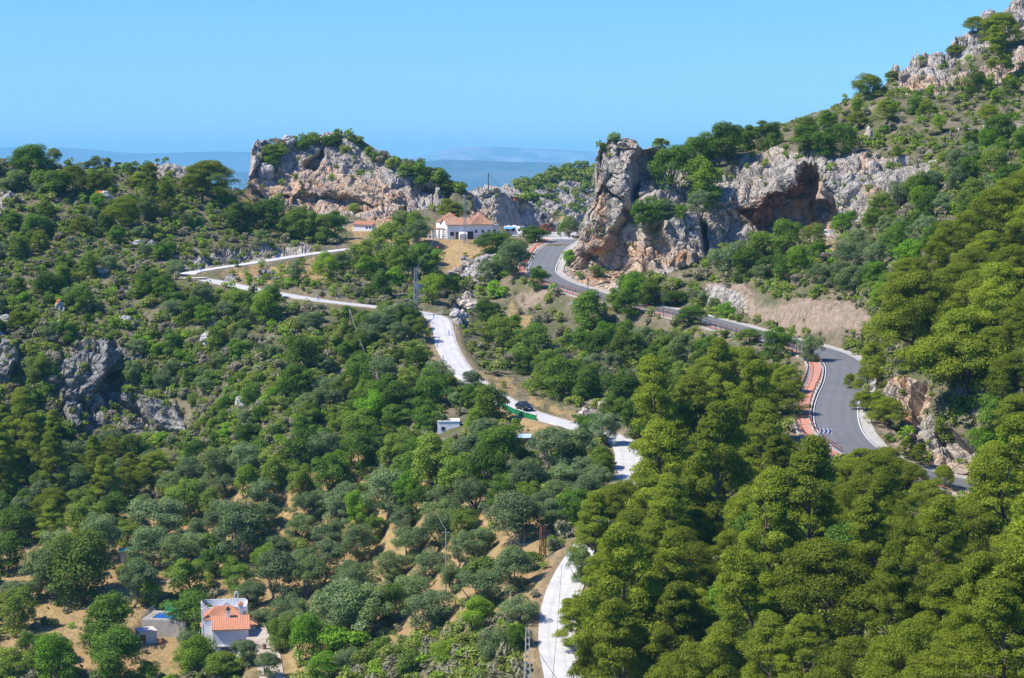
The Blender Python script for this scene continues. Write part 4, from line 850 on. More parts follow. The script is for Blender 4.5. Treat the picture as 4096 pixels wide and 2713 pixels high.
# small bushes everywhere else
SMALL = []
rr = random.Random(99); tries = 0
AX = (lambda: (rr.uniform(-250, 4600), rr.uniform(560, 2760)))
while len(SMALL) < 9000 and tries < 90000:
    tries += 1; px, py = AX()
    s = float(np.interp(px, cols, sky))
    if py < s+3: continue
    c, r = gridrow(px, py); i, j = int(c), int(r); rk = mR[j, i]; dr = mD[j, i]; rd = roadd[j, i]; bk = mB[j, i]
    if rd < 3.4: continue
    if rr.random() < max(rk*.86, dr*.88, bk*.86): continue
    Dp = float(Dsm(px, py)); wm = rr.uniform(1.0, 3.6)*(1 if max(rk, dr, bk) < .5 else .6); wp = wm/Dp*FPX
    if blocked(px, py, wp, wp*.6) > .12 and rk < .4: continue
    kd = rr.choices(['shrub', 'oakshrub', 'brightshrub', 'greyshrub'], [.38, .22, .10, .30])[0]
    SMALL.append((kd, px, py, wm))
for _ in range(9000):
    if len(SMALL) > 10400: break
    px, py = (rr.uniform(2600, 4500), rr.uniform(0, 760)) if rr.random() < .6 else (rr.uniform(-100, 1300), rr.uniform(650, 1800))
    if py < float(np.interp(px, cols, sky))+2: continue
    c, r = gridrow(px, py); i, j = int(c), int(r)
    if roadd[j, i] < 3.4 or rr.random() < max(mR[j, i]*.8, mB[j, i]*.8): continue
    wm = rr.uniform(1.2, 3.4)
    if blocked(px, py, wm/float(Dsm(px, py))*FPX, 10) > .12 and mR[j, i] < .4: continue
    SMALL.append((rr.choices(['shrub', 'oakshrub', 'brightshrub', 'greyshrub'], [.38, .30, .10, .22])[0], px, py, wm))
print('small', len(SMALL))
# ------------------------------------------------------------------ build the plants
NAMES = dict(pine='pine_tree', umbrella='pine_tree', tallpine='pine_tree', olive='olive_tree', oak='evergreen_tree', bright='leafy_tree', shrub='shrub', oakshrub='shrub', brightshrub='shrub', greyshrub='dry_shrub')
CATS = dict(pine='pine', umbrella='pine', tallpine='pine', olive='olive tree', oak='evergreen tree', bright='leafy tree', shrub='shrub', oakshrub='shrub', brightshrub='shrub', greyshrub='dry shrub')
LOOK = dict(pine='domed yellow green pine', umbrella='flat topped pine', tallpine='pointed slender pine', olive='silvery olive tree', oak='dark evergreen tree', bright='bright green leafy tree', shrub='olive green shrub', oakshrub='dark green shrub', brightshrub='bright green shrub', greyshrub='dry grey shrub')
GRP = dict(pine_tree='pine trees on the slopes', olive_tree='olive trees in the valley grove', evergreen_tree='evergreen trees on the hillsides', leafy_tree='bright leafy trees', shrub='shrubs on the hillsides', dry_shrub='dry grey shrubs')
LM = [(815,740,'the big ridge pine'),(120,650,'the ridge top outcrop at the far left'),(470,655,'the ridge sign'),(690,665,'the pale ridge outcrop'),(410,785,'the boulder with orange lichen'),(725,1105,'the hairpin of the white lane'),(1100,1040,'the upper leg of the white lane'),(1350,1215,'the lower leg of the white lane'),
 (1200,700,'the rocky hill face'),(1250,530,'the rocky hill top'),(1700,690,'the rocky hill shoulder'),(1390,890,'the stone walled store'),(1440,915,'the terracotta roofed shed'),(1860,910,'the white visitor building'),(2180,910,'the motorhome'),(2280,890,'the picnic tree'),(2140,950,'the car park'),
 (1665,1150,'the lattice pylon'),(1860,900,'the tall lattice mast'),(1780,1370,'the wide white lane bend'),(1900,1080,'the rubble pile'),(2100,1080,'the upper asphalt bend'),(2460,700,'the rock pinnacle'),(2650,1000,'the pinnacle foot'),(3150,850,'the big rock overhang'),(3290,910,'the cave hut'),(3250,1240,'the earth cutting'),
 (3340,1620,'the lower asphalt bend'),(3700,1700,'the ochre road cut'),(3215,1600,'the red footpath'),(3750,1940,'the lower railing'),(3750,330,'the pale crag band'),(3890,60,'the skyline crags'),(4050,250,'the upper right crags'),(3950,1000,'the upper pine wood edge'),(2080,1650,'the dark car'),(2050,1650,'the green mesh fence'),(1790,1725,'the flat white hut'),(2095,1760,'the brick hut'),
 (350,1500,'the grey left crag'),(640,1670,'the lower grey crag'),(30,1420,'the far left crag'),(240,1230,'the lichen topped pinnacle'),(900,2530,'the white villa'),(620,2500,'the blue pool'),(600,2560,'the concrete shed'),(485,2235,'the green roofed hut'),(790,2260,'the tin roofed lean-to'),(1060,2620,'the villa drive'),(1784,2300,'the thin grey pole'),(2170,2170,'the rusty pylon'),(2110,2600,'the ladder like pole'),(1300,2620,'the rusty short pole'),
 (2230,2500,'the bottom stretch of white lane'),(2500,1820,'the small visible lane bend'),(1505,1530,'the wooden pole'),(1400,1270,'the braced wooden pole'),(2370,1630,'the white boulders'),(2700,1250,'the straight of asphalt road'),(2950,1290,'the middle of the asphalt road'),(150,2550,'the dry field'),(1500,2300,'the orange grove earth'),(2350,2560,'the agave'),(1900,2000,'the dense valley copse'),(3300,2300,'the middle of the pine wood'),(3900,2400,'the right of the pine wood'),(2750,2300,'the pine wood beside the lane'),(3400,2690,'the bottom of the pine wood'),(200,1950,'the left valley pines'),(1100,1700,'the scrub slope under the poles'),(2300,1500,'the slope between the roads'),(2800,1550,'the scrub above the pine wood'),(1200,2050,'the upper olive grove'),(3600,900,'the slope below the overhang'),(3300,500,'the hilltop scrub'),(700,1300,'the scrub above the left crag')]
ORD = ['nearest', 'second nearest', 'third nearest', 'fourth nearest', 'fifth nearest', 'sixth nearest', 'seventh nearest', 'eighth nearest', 'ninth nearest', 'tenth nearest']
def dirw(dx, dy):
    a = math.degrees(math.atan2(-dy, dx)) % 360
    return ['right of', 'up right of', 'above', 'up left of', 'left of', 'down left of', 'below', 'down right of'][int(((a+22.5) % 360)//45)]
big = [p for p in PLANTS if 'shrub' not in p['kind']]; shr = [p for p in PLANTS if 'shrub' in p['kind']]
shr.sort(key=lambda p: -p['w']*(1 if -20 < p['px'] < 4116 and p['py'] < 2740 else 0)); rest = shr[290:]; shr = shr[:290]
byname = {}
for p in big: byname.setdefault(NAMES[p['kind']], []).append(p)
for n_, l in byname.items():
    l.sort(key=lambda p: -p['w'])
    if len(l) > 298: rest += l[298:]; byname[n_] = l[:298]
sel = [p for l in byname.values() for p in l]+shr
buckets = {}
for p in sel:
    x, y = p['px'], p['py']-p['w']*ASP[p['kind']]*.5
    L = min(LM, key=lambda l: (l[0]-x)**2+(l[1]-y)**2*1.3)
    dx, dy = x-L[0], y-L[1]; p['dist'] = math.hypot(dx, dy); p['lm'] = L[2]; p['dw'] = dirw(dx, dy)
    size = ''
    buckets.setdefault((LOOK[p['kind']], p['dw'], L[2]), []).append(p)
for (look, dw, lm), l in buckets.items():
    l.sort(key=lambda p: p['dist'])
    for i, p in enumerate(l):
        p['label'] = (f"{look} {dw} {lm}" if len(l) == 1 else f"{ORD[min(i, 9)]} {look} {dw} {lm}")
def place_plant(p):
    kd = p['kind']; pr = PROTO[kd]; r = random.Random(int(p['px']*7+p['py'])); v = p['var'] if p['var'] is not None else r.randrange(len(pr))
    cm, tm, w, h = pr[v]; s = p['d']/w; nat = h*s; H = p['d']*p['hf'] if p['hf'] else nat*r.uniform(.88, 1.12)
    return cm, tm, s, H/h, (p['rot'] if p['rot'] is not None else r.uniform(0, 6.28)), r
for p in sel:
    cm, tm, s, sz, rot, r = place_plant(p); nm = NAMES[p['kind']]
    if tm is not None:
        e = bpy.data.objects.new(nm, None); COL.objects.link(e); e.empty_display_size = .5
        c = bpy.data.objects.new('crown', cm); COL.objects.link(c); c.parent = e
        t = bpy.data.objects.new('trunk', tm); COL.objects.link(t); t.parent = e
    else:
        e = bpy.data.objects.new(nm, cm); COL.objects.link(e)
    u = r.uniform(.84, 1.18); e.location = p['p']; e.scale = (s*u, s/u, sz); e.rotation_euler = (r.uniform(-.1, .1), r.uniform(-.1, .1), rot)
    e['label'] = p['label']; e['category'] = CATS[p['kind']]; e['group'] = GRP[nm]
# the rest of the low growth is one mass
allm = ['shrub', 'oakshrub', 'brightshrub', 'greyshrub']; LOW = {}
for i, (kd, lm_, sz_, as_, n_) in enumerate((('shrub', 'shrub', .10, 1.3, 190), ('oakshrub', 'oak', .10, 1.3, 190), ('brightshrub', 'bright', .10, 1.2, 190), ('greyshrub', 'greyshrub', .075, 3.4, 210))):
    LOW[kd] = [mk_round(200+10*i+q, n_, sz_, 8, .8, .55, -.08, .27, .22, 1.0, False, .55, as_, .15)[:3] for q in range(3)]
Vs, Fs, Ts, Ms, o = [], [], [], [], 0
items = [(kd, G(px, py), wm) for kd, px, py, wm in SMALL]
for _ in range(520):      # bushes of the karst hill
    j = rr.randrange(20, V2r.shape[0]-1) if rr.random() < .5 else rr.randrange(60, V2r.shape[0]-1); i = rr.randrange(90, V2r.shape[1]); pv = V2r[j, i]
    if mR2[j, i] > .5 and rr.random() < .75 and j < 80: continue
    items.append((rr.choice(['oakshrub', 'shrub', 'oakshrub']), Vector(pv), rr.uniform(2.5, 7)))
for p in rest: items.append((p['kind'] if 'shrub' in p['kind'] else 'oakshrub', p['p'], p['d']))
for kd, g, wm in items:
    k = allm.index(kd); V_, F_, t_ = LOW[kd][rr.randrange(3)]
    a = rr.uniform(0, 6.28); ca, sa = math.cos(a)*wm, math.sin(a)*wm
    X = np.stack([V_[:, 0]*ca-V_[:, 1]*sa+g.x, V_[:, 0]*sa+V_[:, 1]*ca+g.y, V_[:, 2]*wm*rr.uniform(.8, 1.25)+g.z], 1)
    Vs.append(X); Fs.append(F_+o); Ts.append(np.clip(t_+rr.uniform(-.35, .35), 0, 1)); Ms.append(np.full(len(F_), k)); o += len(V_)
me = mesh_np('undergrowth', np.concatenate(Vs), np.concatenate(Fs), [MT[m] for m in ('shrub', 'oak', 'bright', 'greyshrub')], False, np.concatenate(Ms)); attr(me, 'tint', np.concatenate(Ts), 'FLOAT')
link('undergrowth', me, kind='stuff', label='low maquis scrub and dry twiggy bushes covering the slopes')
print('things', len(sel), 'rest', len(rest), {k: len(v) for k, v in byname.items()}, 'max bucket', max(len(l) for l in buckets.values()))
# ------------------------------------------------------------------ built things
def pal(n, c, **k):
    MT[n] = simple(n, c, **k); return MT[n]
pal('whitewash', (.80, .80, .79), var=.05, sc=.6, rough=.9, dirt=((.62, .60, .55, 1), .35)); pal('tile', (.40, .22, .14), var=.25, sc=1.5, dirt=((.40, .33, .24, 1), .7)); pal('newtile', (.56, .26, .15), var=.12, sc=2)
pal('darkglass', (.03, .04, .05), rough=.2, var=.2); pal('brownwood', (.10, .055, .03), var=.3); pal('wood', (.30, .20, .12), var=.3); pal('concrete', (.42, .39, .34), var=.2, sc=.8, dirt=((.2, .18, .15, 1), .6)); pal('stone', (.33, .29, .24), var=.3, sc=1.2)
pal('greymetal', (.42, .44, .46), metal=.6, rough=.5, var=.1); pal('darkmetal', (.05, .055, .055), rough=.5); pal('redrail', (.17, .06, .045), var=.2); pal('greenmesh', (.03, .32, .12), var=.15, sc=2); pal('greenroof', (.16, .50, .34), var=.15); pal('blueroof', (.36, .50, .60), var=.12)
pal('tin', (.50, .50, .48), metal=.5, rough=.45); pal('rust', (.20, .085, .045), var=.3); pal('bluepaint', (.02, .14, .62), var=.1); pal('signwhite', (.8, .8, .8), var=.03); pal('signblue', (.02, .06, .22), var=.05); pal('orange', (.80, .10, .02), var=.05, rough=.5)
pal('camperwhite', (.68, .68, .67), var=.03, rough=.35); pal('navy', (.02, .025, .06), rough=.3); pal('carblack', (.012, .02, .02), rough=.25, var=.1); pal('rubber', (.02, .02, .02)); pal('awning', (.12, .30, .68)); pal('magenta', (.50, .05, .12), var=.3, sc=6); pal('pink', (.62, .25, .28), var=.3, sc=6)
pal('brick', (.33, .13, .08), var=.3, sc=3); pal('garage', (.16, .17, .20), var=.1); pal('poolblue', (.02, .14, .50), rough=.1, var=.1); pal('plaster', (.60, .56, .48), var=.12, sc=.8, dirt=((.35, .30, .24, 1), .5)); pal('terracotta', (.50, .22, .12)); pal('agavegreen', (.25, .33, .28), var=.2); pal('palmgreen', (.10, .20, .04), var=.3); pal('bollardblue', (.03, .16, .75))
pal('signgreen', (.22, .35, .22)); pal('tarp', (.75, .76, .78), var=.05); pal('rock1', (.40, .385, .36), var=.35, sc=1.0, dirt=((.16, .155, .15, 1), .8)); pal('rock2', (.50, .43, .34), var=.3, sc=1.0, dirt=((.25, .2, .16, 1), .6)); pal('lichen', (.62, .20, .03), var=.4, sc=4); pal('planks', (.38, .31, .23), var=.3, sc=2)
def emp(name, loc, rz=0, label=None, cat=None, group=None, s=1.):
    e = bpy.data.objects.new(name, None); COL.objects.link(e); e.location = loc; e.rotation_euler = (0, 0, rz); e.scale = (s, s, s)
    for k, v in (('label', label), ('category', cat), ('group', group)):
        if v: e[k] = v
    return e
class MB:
    def __init__(s): s.bm = bmesh.new()
    def poly(s, pts): return s.bm.faces.new([s.bm.verts.new(p) for p in pts])
    def prism(s, pts, z0, z1):
        a = [s.bm.verts.new((x, y, z0)) for x, y in pts]; b = [s.bm.verts.new((x, y, z1)) for x, y in pts]; n = len(pts)
        s.bm.faces.new(a[::-1]); s.bm.faces.new(b); [s.bm.faces.new((a[i], a[(i+1) % n], b[(i+1) % n], b[i])) for i in range(n)]; return s
    def box(s, x0, x1, y0, y1, z0, z1): return s.prism([(x0, y0), (x1, y0), (x1, y1), (x0, y1)], z0, z1)
    def hull(s, top, bot):
        """solid between two rings of 3D points"""
        a = [s.bm.verts.new(p) for p in bot]; b = [s.bm.verts.new(p) for p in top]; n = len(a)
        s.bm.faces.new(a[::-1]); s.bm.faces.new(b); [s.bm.faces.new((a[i], a[(i+1) % n], b[(i+1) % n], b[i])) for i in range(n)]; return s
    def slab(s, pts, t=.12): return s.hull(pts, [(x, y, z-t) for x, y, z in pts])
    def bar(s, a, b, r, n=6):
        a, b = Vector(a), Vector(b); d = (b-a).normalized(); u = d.orthogonal().normalized(); v = d.cross(u)
        A = [s.bm.verts.new(a+(u*math.cos(i*2*PI/n)+v*math.sin(i*2*PI/n))*r) for i in range(n)]; B = [s.bm.verts.new(b+(u*math.cos(i*2*PI/n)+v*math.sin(i*2*PI/n))*r) for i in range(n)]
        s.bm.faces.new(A[::-1]); s.bm.faces.new(B); [s.bm.faces.new((A[i], A[(i+1) % n], B[(i+1) % n], B[i])) for i in range(n)]; return s
    def ball(s, c, r, sub=2, sc=(1, 1, 1)):
        m = Matrix.Translation(c) @ Matrix.Diagonal((*[r*q for q in sc], 1)); bmesh.ops.create_icosphere(s.bm, subdivisions=sub, radius=1, matrix=m); return s
    def disc(s, c, ax, r, w, n=16):
        c = Vector(c); ax = Vector(ax); return s.bar(c-ax*w/2, c+ax*w/2, r, n)
    def build(s, name, mat, parent=None, bevel=0, smooth=False, **pr):
        bmesh.ops.recalc_face_normals(s.bm, faces=s.bm.faces)
        if bevel: bmesh.ops.bevel(s.bm, geom=[e for e in s.bm.edges if len(e.link_faces) == 2 and e.calc_face_angle(0) > .6], offset=bevel, segments=2, affect='EDGES')
        me = bpy.data.meshes.new(name); s.bm.to_mesh(me); s.bm.free(); me.materials.append(MT[mat] if isinstance(mat, str) else mat)
        if smooth: me.polygons.foreach_set('use_smooth', np.full(len(me.polygons), True))
        return link(name, me, parent, **pr)
def window(par, x0, x1, z0, z1, y=0., axis='y', s=-1, mat='darkglass'):
    """frame and pane on a wall; axis y: wall in the xz plane at y, s the outward side"""
    f = MB(); t = .05; d = s*.07
    def B(a0, a1, c0, c1, o0, o1):
        o0, o1 = sorted((o0, o1))
        (f2.box(a0, a1, y+o0, y+o1, c0, c1) if axis == 'y' else f2.box(y+o0, y+o1, a0, a1, c0, c1))
    f2 = f
    B(x0, x1, z0-.06, z0, -d*.3, d*1.6); B(x0, x1, z1-t, z1, 0, d); B(x0, x0+t, z0, z1-t, 0, d); B(x1-t, x1, z0, z1-t, 0, d); B((x0+x1)/2-.025, (x0+x1)/2+.025, z0, z1-t, 0, d)
    w = f.build('window', 'brownwood', par); p = MB(); f2 = p; B(x0+t, x1-t, z0, z1-t, 0, s*.03); p.build('pane', mat, w); return w
def tiled(par, name, quads, mat='tile', rib=.32, t=.12):
    """roof slopes given as 4 points (eave a, eave b, ridge b, ridge a), with tile ribs running up the slope"""
    m = MB()
    for a, b, c, d in quads:
        a, b, c, d = map(Vector, (a, b, c, d)); m.slab([a, b, c, d], t); n = max(2, int((b-a).length/rib))
        up = (b-a).cross(d-a).normalized(); up = up if up.z > 0 else -up
        for i in range(n):
            u = (i+.5)/n; p = a.lerp(b, u); q = d.lerp(c, u)
            if (q-p).length > .2: m.bar(p+up*.0, q+up*.0, .075, 5)
    return m.build(name, mat, par)
def hip(par, name, x0, x1, y0, y1, z0, z1, mat='tile', o=.35):
    x0, x1, y0, y1 = x0-o, x1+o, y0-o, y1+o; w = min(x1-x0, y1-y0)/2; cx, cy = (x0+x1)/2, (y0+y1)/2
    if x1-x0 > y1-y0: r = [(x0+w, cy, z1), (x1-w, cy, z1)]
    else: r = [(cx, y0+w, z1), (cx, y1-w, z1)]
    if x1-x0 > y1-y0: q = [((x0, y0, z0), (x1, y0, z0), r[1], r[0]), ((x1, y1, z0), (x0, y1, z0), r[0], r[1]), ((x0, y1, z0), (x0, y0, z0), r[0], Vector(r[0])+Vector((.01, .01, 0))), ((x1, y0, z0), (x1, y1, z0), r[1], Vector(r[1])+Vector((-.01, .01, 0)))]
    else: q = [((x0, y1, z0), (x0, y0, z0), r[0], r[1]), ((x1, y0, z0), (x1, y1, z0), r[1], r[0]), ((x0, y0, z0), (x1, y0, z0), r[0], Vector(r[0])+Vector((-.01, .01, 0))), ((x1, y1, z0), (x0, y1, z0), r[1], Vector(r[1])+Vector((.01, .01, 0)))]
    return tiled(par, name, q, mat)
def PZ(px, py, z):      # point where the ray meets height z
    a, b = ray(px, py); return Vector((a*z/b, z/b, z))
# ---- visitor building
o = W(1789, 957, 546); E = emp('visitor_building', (o.x, o.y, ZB-.05), math.radians(14), 'long white farmhouse style building with faded tile hip roofs beside the car park', 'building')
b = MB(); b.box(0, 12.5, 0, 8, -.8, 3.9); b.hull([(0, 0, 3.9), (0, 8, 3.9), (0, 4, 5.5)], [(.25, 0, 3.9), (.25, 8, 3.9), (.25, 4, 5.5)]) if 0 else None
b.poly([(0, 0, 3.9), (0, 8, 3.9), (0, 4, 5.55)]); b.box(-.05, 6, 8.02, 14, -.8, 4.2); b.box(12.52, 14.6, 2, 7, -.8, 3.6); b.build('wall', 'whitewash', E)
tiled(E, 'roof', [((-.35, -.4, 3.86), (7.2, -.4, 3.86), (7.2, 4, 5.65), (-.35, 4, 5.65)), ((7.2, 8.4, 3.86), (-.35, 8.4, 3.86), (-.35, 4, 5.65), (7.2, 4, 5.65))])
hip(E, 'roof', 6.6, 12.5, 0, 8, 3.9, 6.9); hip(E, 'roof', .2, 6, 8.4, 14, 4.25, 6.9)
m = MB(); m.slab([(12.4, 1.7, 3.75), (15, 1.7, 3.6), (15, 7.3, 3.6), (12.4, 7.3, 4.2)], .15); m.build('roof', 'blueroof', E, label='pale blue sheet roof of the right hand annexe')
for x0, x1, z0, z1 in ((.8, 1.85, 1., 1.95), (7.6, 8.15, 1.75, 2.45), (9.4, 9.95, 1.75, 2.45), (11.2, 11.8, 1.75, 2.45)): window(E, x0, x1, z0, z1)
window(E, 12.8, 13.7, 1.4, 2.4, 2.)
d = MB().box(2.3, 3.0, -.05, 0, -.3, 1.95).build('door', 'brownwood', E); MB().box(5.4, 7.1, -.06, 0, -.3, 2.05).build('door', 'darkglass', E, label='dark panel painting the shade inside the wide open garage doorway'); MB().box(2.85, 2.92, -.12, -.05, .85, 1.).build('handle', 'greymetal', d)  # the wide dark slab is the open garage's inner shade put in as colour
MB().hull([(3.1, -1.6, 1.5), (5.2, -1.6, 1.5), (5.2, 0, 2.1), (3.1, 0, 2.1)], [(3.1, -1.6, -.6), (5.2, -1.6, -.6), (5.2, 0, -.6), (3.1, 0, -.6)]).build('porch_wall', 'whitewash', E)
for x in (-3.9, -2.1, -.9):
    for y in (.6, 5.6): MB().box(x-.15, x+.15, y, y+.3, -.9, 2.6).build('post', 'whitewash', E)
MB().box(-3.74, -2.26, .64, .84, -.9, .1).build('parapet', 'whitewash', E)
m = MB(); [m.bar((x, .3, 2.75), (x, 6.3, 2.9), .07) for x in np.arange(-4., -.1, .45)]; m.bar((-4.2, .75, 2.66), (0, .75, 2.66), .09); m.bar((-4.2, 5.75, 2.75), (0, 5.75, 2.75), .09); m.build('pergola_beams', 'wood', E)
# wooden fence in front
def wood_fence(pts, label, h=1.1, mat='brownwood', step=2.2, group=None):
    P = [Vector(p) for p in pts]; c = P[0]; e = emp('post_fence', c, 0, label, 'fence', group); r = MB()
    for a, b_ in zip(P[:-1], P[1:]):
        a, b_ = a-c, b_-c; n = max(1, int((b_-a).length/step))
        for i in range(n+1): q = a.lerp(b_, i/n); MB().bar(q-Vector((0, 0, .4)), q+Vector((0, 0, h)), .06).build('post', mat, e)
        for z in (h*.5, h*.95): r.bar(a+Vector((0, 0, z)), b_+Vector((0, 0, z)), .05)
    r.build('rail', mat, e); return e
wood_fence([G(1748, 962), G(1790, 966), G(1860, 968), G(1915, 966), G(1960, 963)], 'dark post and rail fence in front of the white visitor building')
wood_fence([G(2086, 970), G(2110, 973), G(2150, 974), G(2190, 968)], 'dark post and rail fence below the car park trees')
# ---- shed, stone store, walls beneath the rocky hill
o = G(1412, 925); E = emp('tile_roofed_shed', o, math.radians(-10), 'small white shed with a bright terracotta roof beneath the rocky hill', 'shed')
MB().box(0, 5.4, 0, 4, -1, 1.9).build('wall', 'whitewash', E); tiled(E, 'roof', [((-.2, -.3, 1.95), (5.6, -.3, 1.75), (5.6, 4.2, 2.6), (-.2, 4.2, 2.8))], 'newtile'); MB().box(4.6, 5.0, -.05, 0, .7, 1.2).build('window', 'darkglass', E); MB().box(3.6, 4.1, -.05, 0, .7, 1.2).build('window', 'darkglass', E)
o = G(1322, 905); E = emp('stone_store', o, math.radians(6), 'long low stone walled store with a flat pale roof behind the shed', 'building')
MB().box(0, 10.6, 0, 5, -1.5, 1.6).build('wall', 'stone', E); MB().box(-.2, 10.8, -.2, 5.2, 1.61, 1.8).build('roof', 'concrete', E)
o = G(1500, 940); E = MB().box(0, 4.4, 0, .3, -1, 1.1).build('retaining_wall', 'plaster', None, label='short pale rendered wall right of the terracotta roofed shed', category='wall'); E.location = o
o = G(1558, 940); E = MB().hull([(0, 0, .7), (4.6, .8, 1.3), (4.6, 1.2, 1.3), (0, .4, .7)], [(0, 0, -1), (4.6, .8, -1), (4.6, 1.2, -1), (0, .4, -1)]).build('stone_wall', 'stone', None, label='low rubble stone wall right of the short pale wall', category='wall'); E.location = o
o = G(1350, 914); m = MB(); [m.bar((i*.7, 0, -.3), (i*.7+.1, 0, 1.1-.25*i), .04) for i in range(5)]; e_ = m.build('netting', 'greenmesh', None, label='collapsed green shade netting in front of the stone store', category='netting'); e_.location = o
nb = bmesh.new(); nb.from_mesh(e_.data); vs = [nb.verts.new(p) for p in ((0, -.05, 1.0), (.8, -.05, .6), (2.4, -.2, .25), (3.2, -.3, .1), (3.0, -.5, -.2), (1, -.4, -.2), (0, -.2, .1))]; nb.faces.new(vs); nb.to_mesh(e_.data); nb.free()
# ---- masts and pylons
def lattice(name, base, h, w0, w1, mat, label, cat, rz=.4, arms=True, seg=None, r=.05):
    e = emp(name, base, rz, label, cat); m = MB(); n = seg or int(h/1.1)
    for sx, sy in ((-1, -1), (1, -1), (1, 1), (-1, 1)): m.bar((sx*w0/2, sy*w0/2, -.5), (sx*w1/2, sy*w1/2, h), r*1.3, 4)
    m.build('leg', mat, e); m = MB(); c = ((-1, -1), (1, -1), (1, 1), (-1, 1))
    for i in range(n):
        a, b_ = i/n, (i+1)/n; wa, wb = (w0+(w1-w0)*a)/2, (w0+(w1-w0)*b_)/2
        for k in range(4):
            p, q = c[k], c[(k+1) % 4]
            if i % 2: p, q = q, p
            m.bar((p[0]*wa, p[1]*wa, a*h), (q[0]*wb, q[1]*wb, b_*h), r*.8, 4); m.bar((p[0]*wb, p[1]*wb, b_*h), (q[0]*wb, q[1]*wb, b_*h), r*.6, 4)
    m.build('bracing', mat, e)
    if arms:
        for z in arms: MB().bar((-1.3, 0, z), (1.3, 0, z), .06, 4).build('crossarm', mat, e)
    return e
def hgt(px, y0, y1): return (y0-y1)/FPX*G(px, y0).y*1.0
E = lattice('power_pylon', G(1664, 1256), hgt(1664, 1256, 1072), 1.15, .5, 'greymetal', 'grey lattice pylon with insulators standing at the bend of the white lane', 'pylon', arms=(10.4,))
for x, z in ((-1.2, 10.), (-1.3, 8.7), (-1.1, 7.), (1.1, 9.2)): MB().ball((x, 0, z), .16, 1).bar((x, 0, z), (x*.3, 0, z+.3), .03).build('insulator', 'rust', E)
MB().box(.3, 1.3, -.4, .4, 5.6, 6.8).build('transformer', 'greymetal', E); MB().box(-.5, .5, -.5, .5, 0, .9).build('cabinet', 'bluepaint', E, label='blue painted base cabinet')
E = lattice('radio_mast', G(1860, 975), hgt(1860, 975, 785), .55, .45, 'greymetal', 'slim grey lattice mast rising in front of the white visitor building', 'mast', arms=False, r=.035)
MB().box(-.5, .2, -.1, .1, 12.3, 12.6).build('antenna', 'signwhite', E)
E = lattice('rusty_pylon', G(2171, 2238), hgt(2171, 2238, 2108), .8, .45, 'rust', 'rusty lattice power pylon with one crossarm among olives', 'pylon', arms=(3.9,), r=.06)
b0 = W(2110, 2740, 238); E = emp('concrete_pole', (b0.x, b0.y, b0.z), .1, 'pale ladder like concrete pole beside the bottom of the white lane', 'pole'); hp_ = 240/FPX*238
for s in (-1, 1): MB().hull([(s*.16-.05, -.08, hp_), (s*.16+.05, -.08, hp_), (s*.16+.05, .08, hp_), (s*.16-.05, .08, hp_)], [(s*.38-.07, -.12, -1), (s*.38+.07, -.12, -1), (s*.38+.07, .12, -1), (s*.38-.07, .12, -1)]).build('leg', 'plaster', E)
m = MB(); [m.box(-.36+.2*z/hp_, .36-.2*z/hp_, -.05, .05, z-.12, z+.12) for z in np.arange(.4, hp_, .75)]; m.build('rung', 'plaster', E)
def pole(px, y0, y1, label, mat='wood', r=.11, lean=0., stay=None, cross=None, x1=None, D=None):
    p = G(px, y0) if D is None else W(px, y0, D); h = (y0-y1)/FPX*p.y; e = emp('utility_pole', p, 0, label, 'utility pole'); tx = ((x1-px)/FPX*p.y if x1 else 0)
    MB().bar((0, 0, -.5), (tx, 0, h), r).build('shaft', mat, e)
    if stay: MB().bar((tx, 0, h*.95), (stay/FPX*p.y, -.6, 0), .035).build('stay', mat, e)
    if cross: MB().bar((tx-.6, 0, h*.96), (tx+.6, 0, h*.96), .05).build('crossarm', mat, e)
    return p+Vector((tx, 0, h))
t1 = pole(1405, 1318, 1232, 'wooden utility pole with a brace beside the lower leg of the white lane', 'wood', .12, x1=1398, stay=40)
t2 = pole(1507, 1580, 1490, 'single wooden utility pole standing in scrub mid slope', 'wood', .12)
t3 = pole(1784, 2480, 2105, 'very tall thin grey pole in the olive grove', 'greymetal', .08, x1=1784, cross=True, D=300)
pole(1300, 2650, 2578, 'short rusty pole behind the bushes right of the villa drive', 'rust', .14, cross=True); pole(1606, 1012, 870, 'thin wooden pole leaning beside the olive trees left of the visitor building', 'wood', .09) if 0 else None
pole(1952, 760, 690, 'distant dark pole with stay wires on the saddle skyline', 'darkmetal', .14, stay=55); pole(2365, 1650, 1600, 'x', D=300) if 0 else None
def cable(a, b_, label, sag=2., r=.03, mat='greymetal'):
    a, b_ = Vector(a), Vector(b_); m = MB(); n = 14; P = [a.lerp(b_, i/n)-Vector((0, 0, sag*4*(i/n)*(1-i/n))) for i in range(n+1)]
    for p, q in zip(P[:-1], P[1:]): m.bar(p, q, r, 4)
    return m.build('cable', mat, None, label=label, category='cable')
cable(t1, t2, 'cable from the braced pole down to the single wooden pole', 1.5, .05); cable(t2, W(1594, 1714, 392), 'cable falling from the single wooden pole towards the copse', 1.5, .05)
cable(W(2247, 2262, 268), W(2206, 2760, 205), 'dark cable hanging over the bottom stretch of white lane', .8, .03, 'darkmetal'); cable(Vector(b0)+Vector((0, 0, hp_*.9)), W(2262, 2760, 200), 'dark cable leaving the ladder like pole across the lane', .3, .03, 'darkmetal')
cable(W(1664, 1080, 458), W(1817, 862, 520), 'power cable carrying a red ball from the pylon to the saddle', -1, .03); cable(t3, W(1752, 2060, 320), 'short cable from the thin grey pole into the trees', .3, .03)
cable(W(1664, 1085, 458), W(1120, 1560, 400), 'power cable from the pylon down the left slope', 4, .025, 'darkmetal'); cable(W(1784, 2440, 300), W(1560, 2530, 290), 'thin stay cable left of the tall grey pole', .4, .02, 'darkmetal')
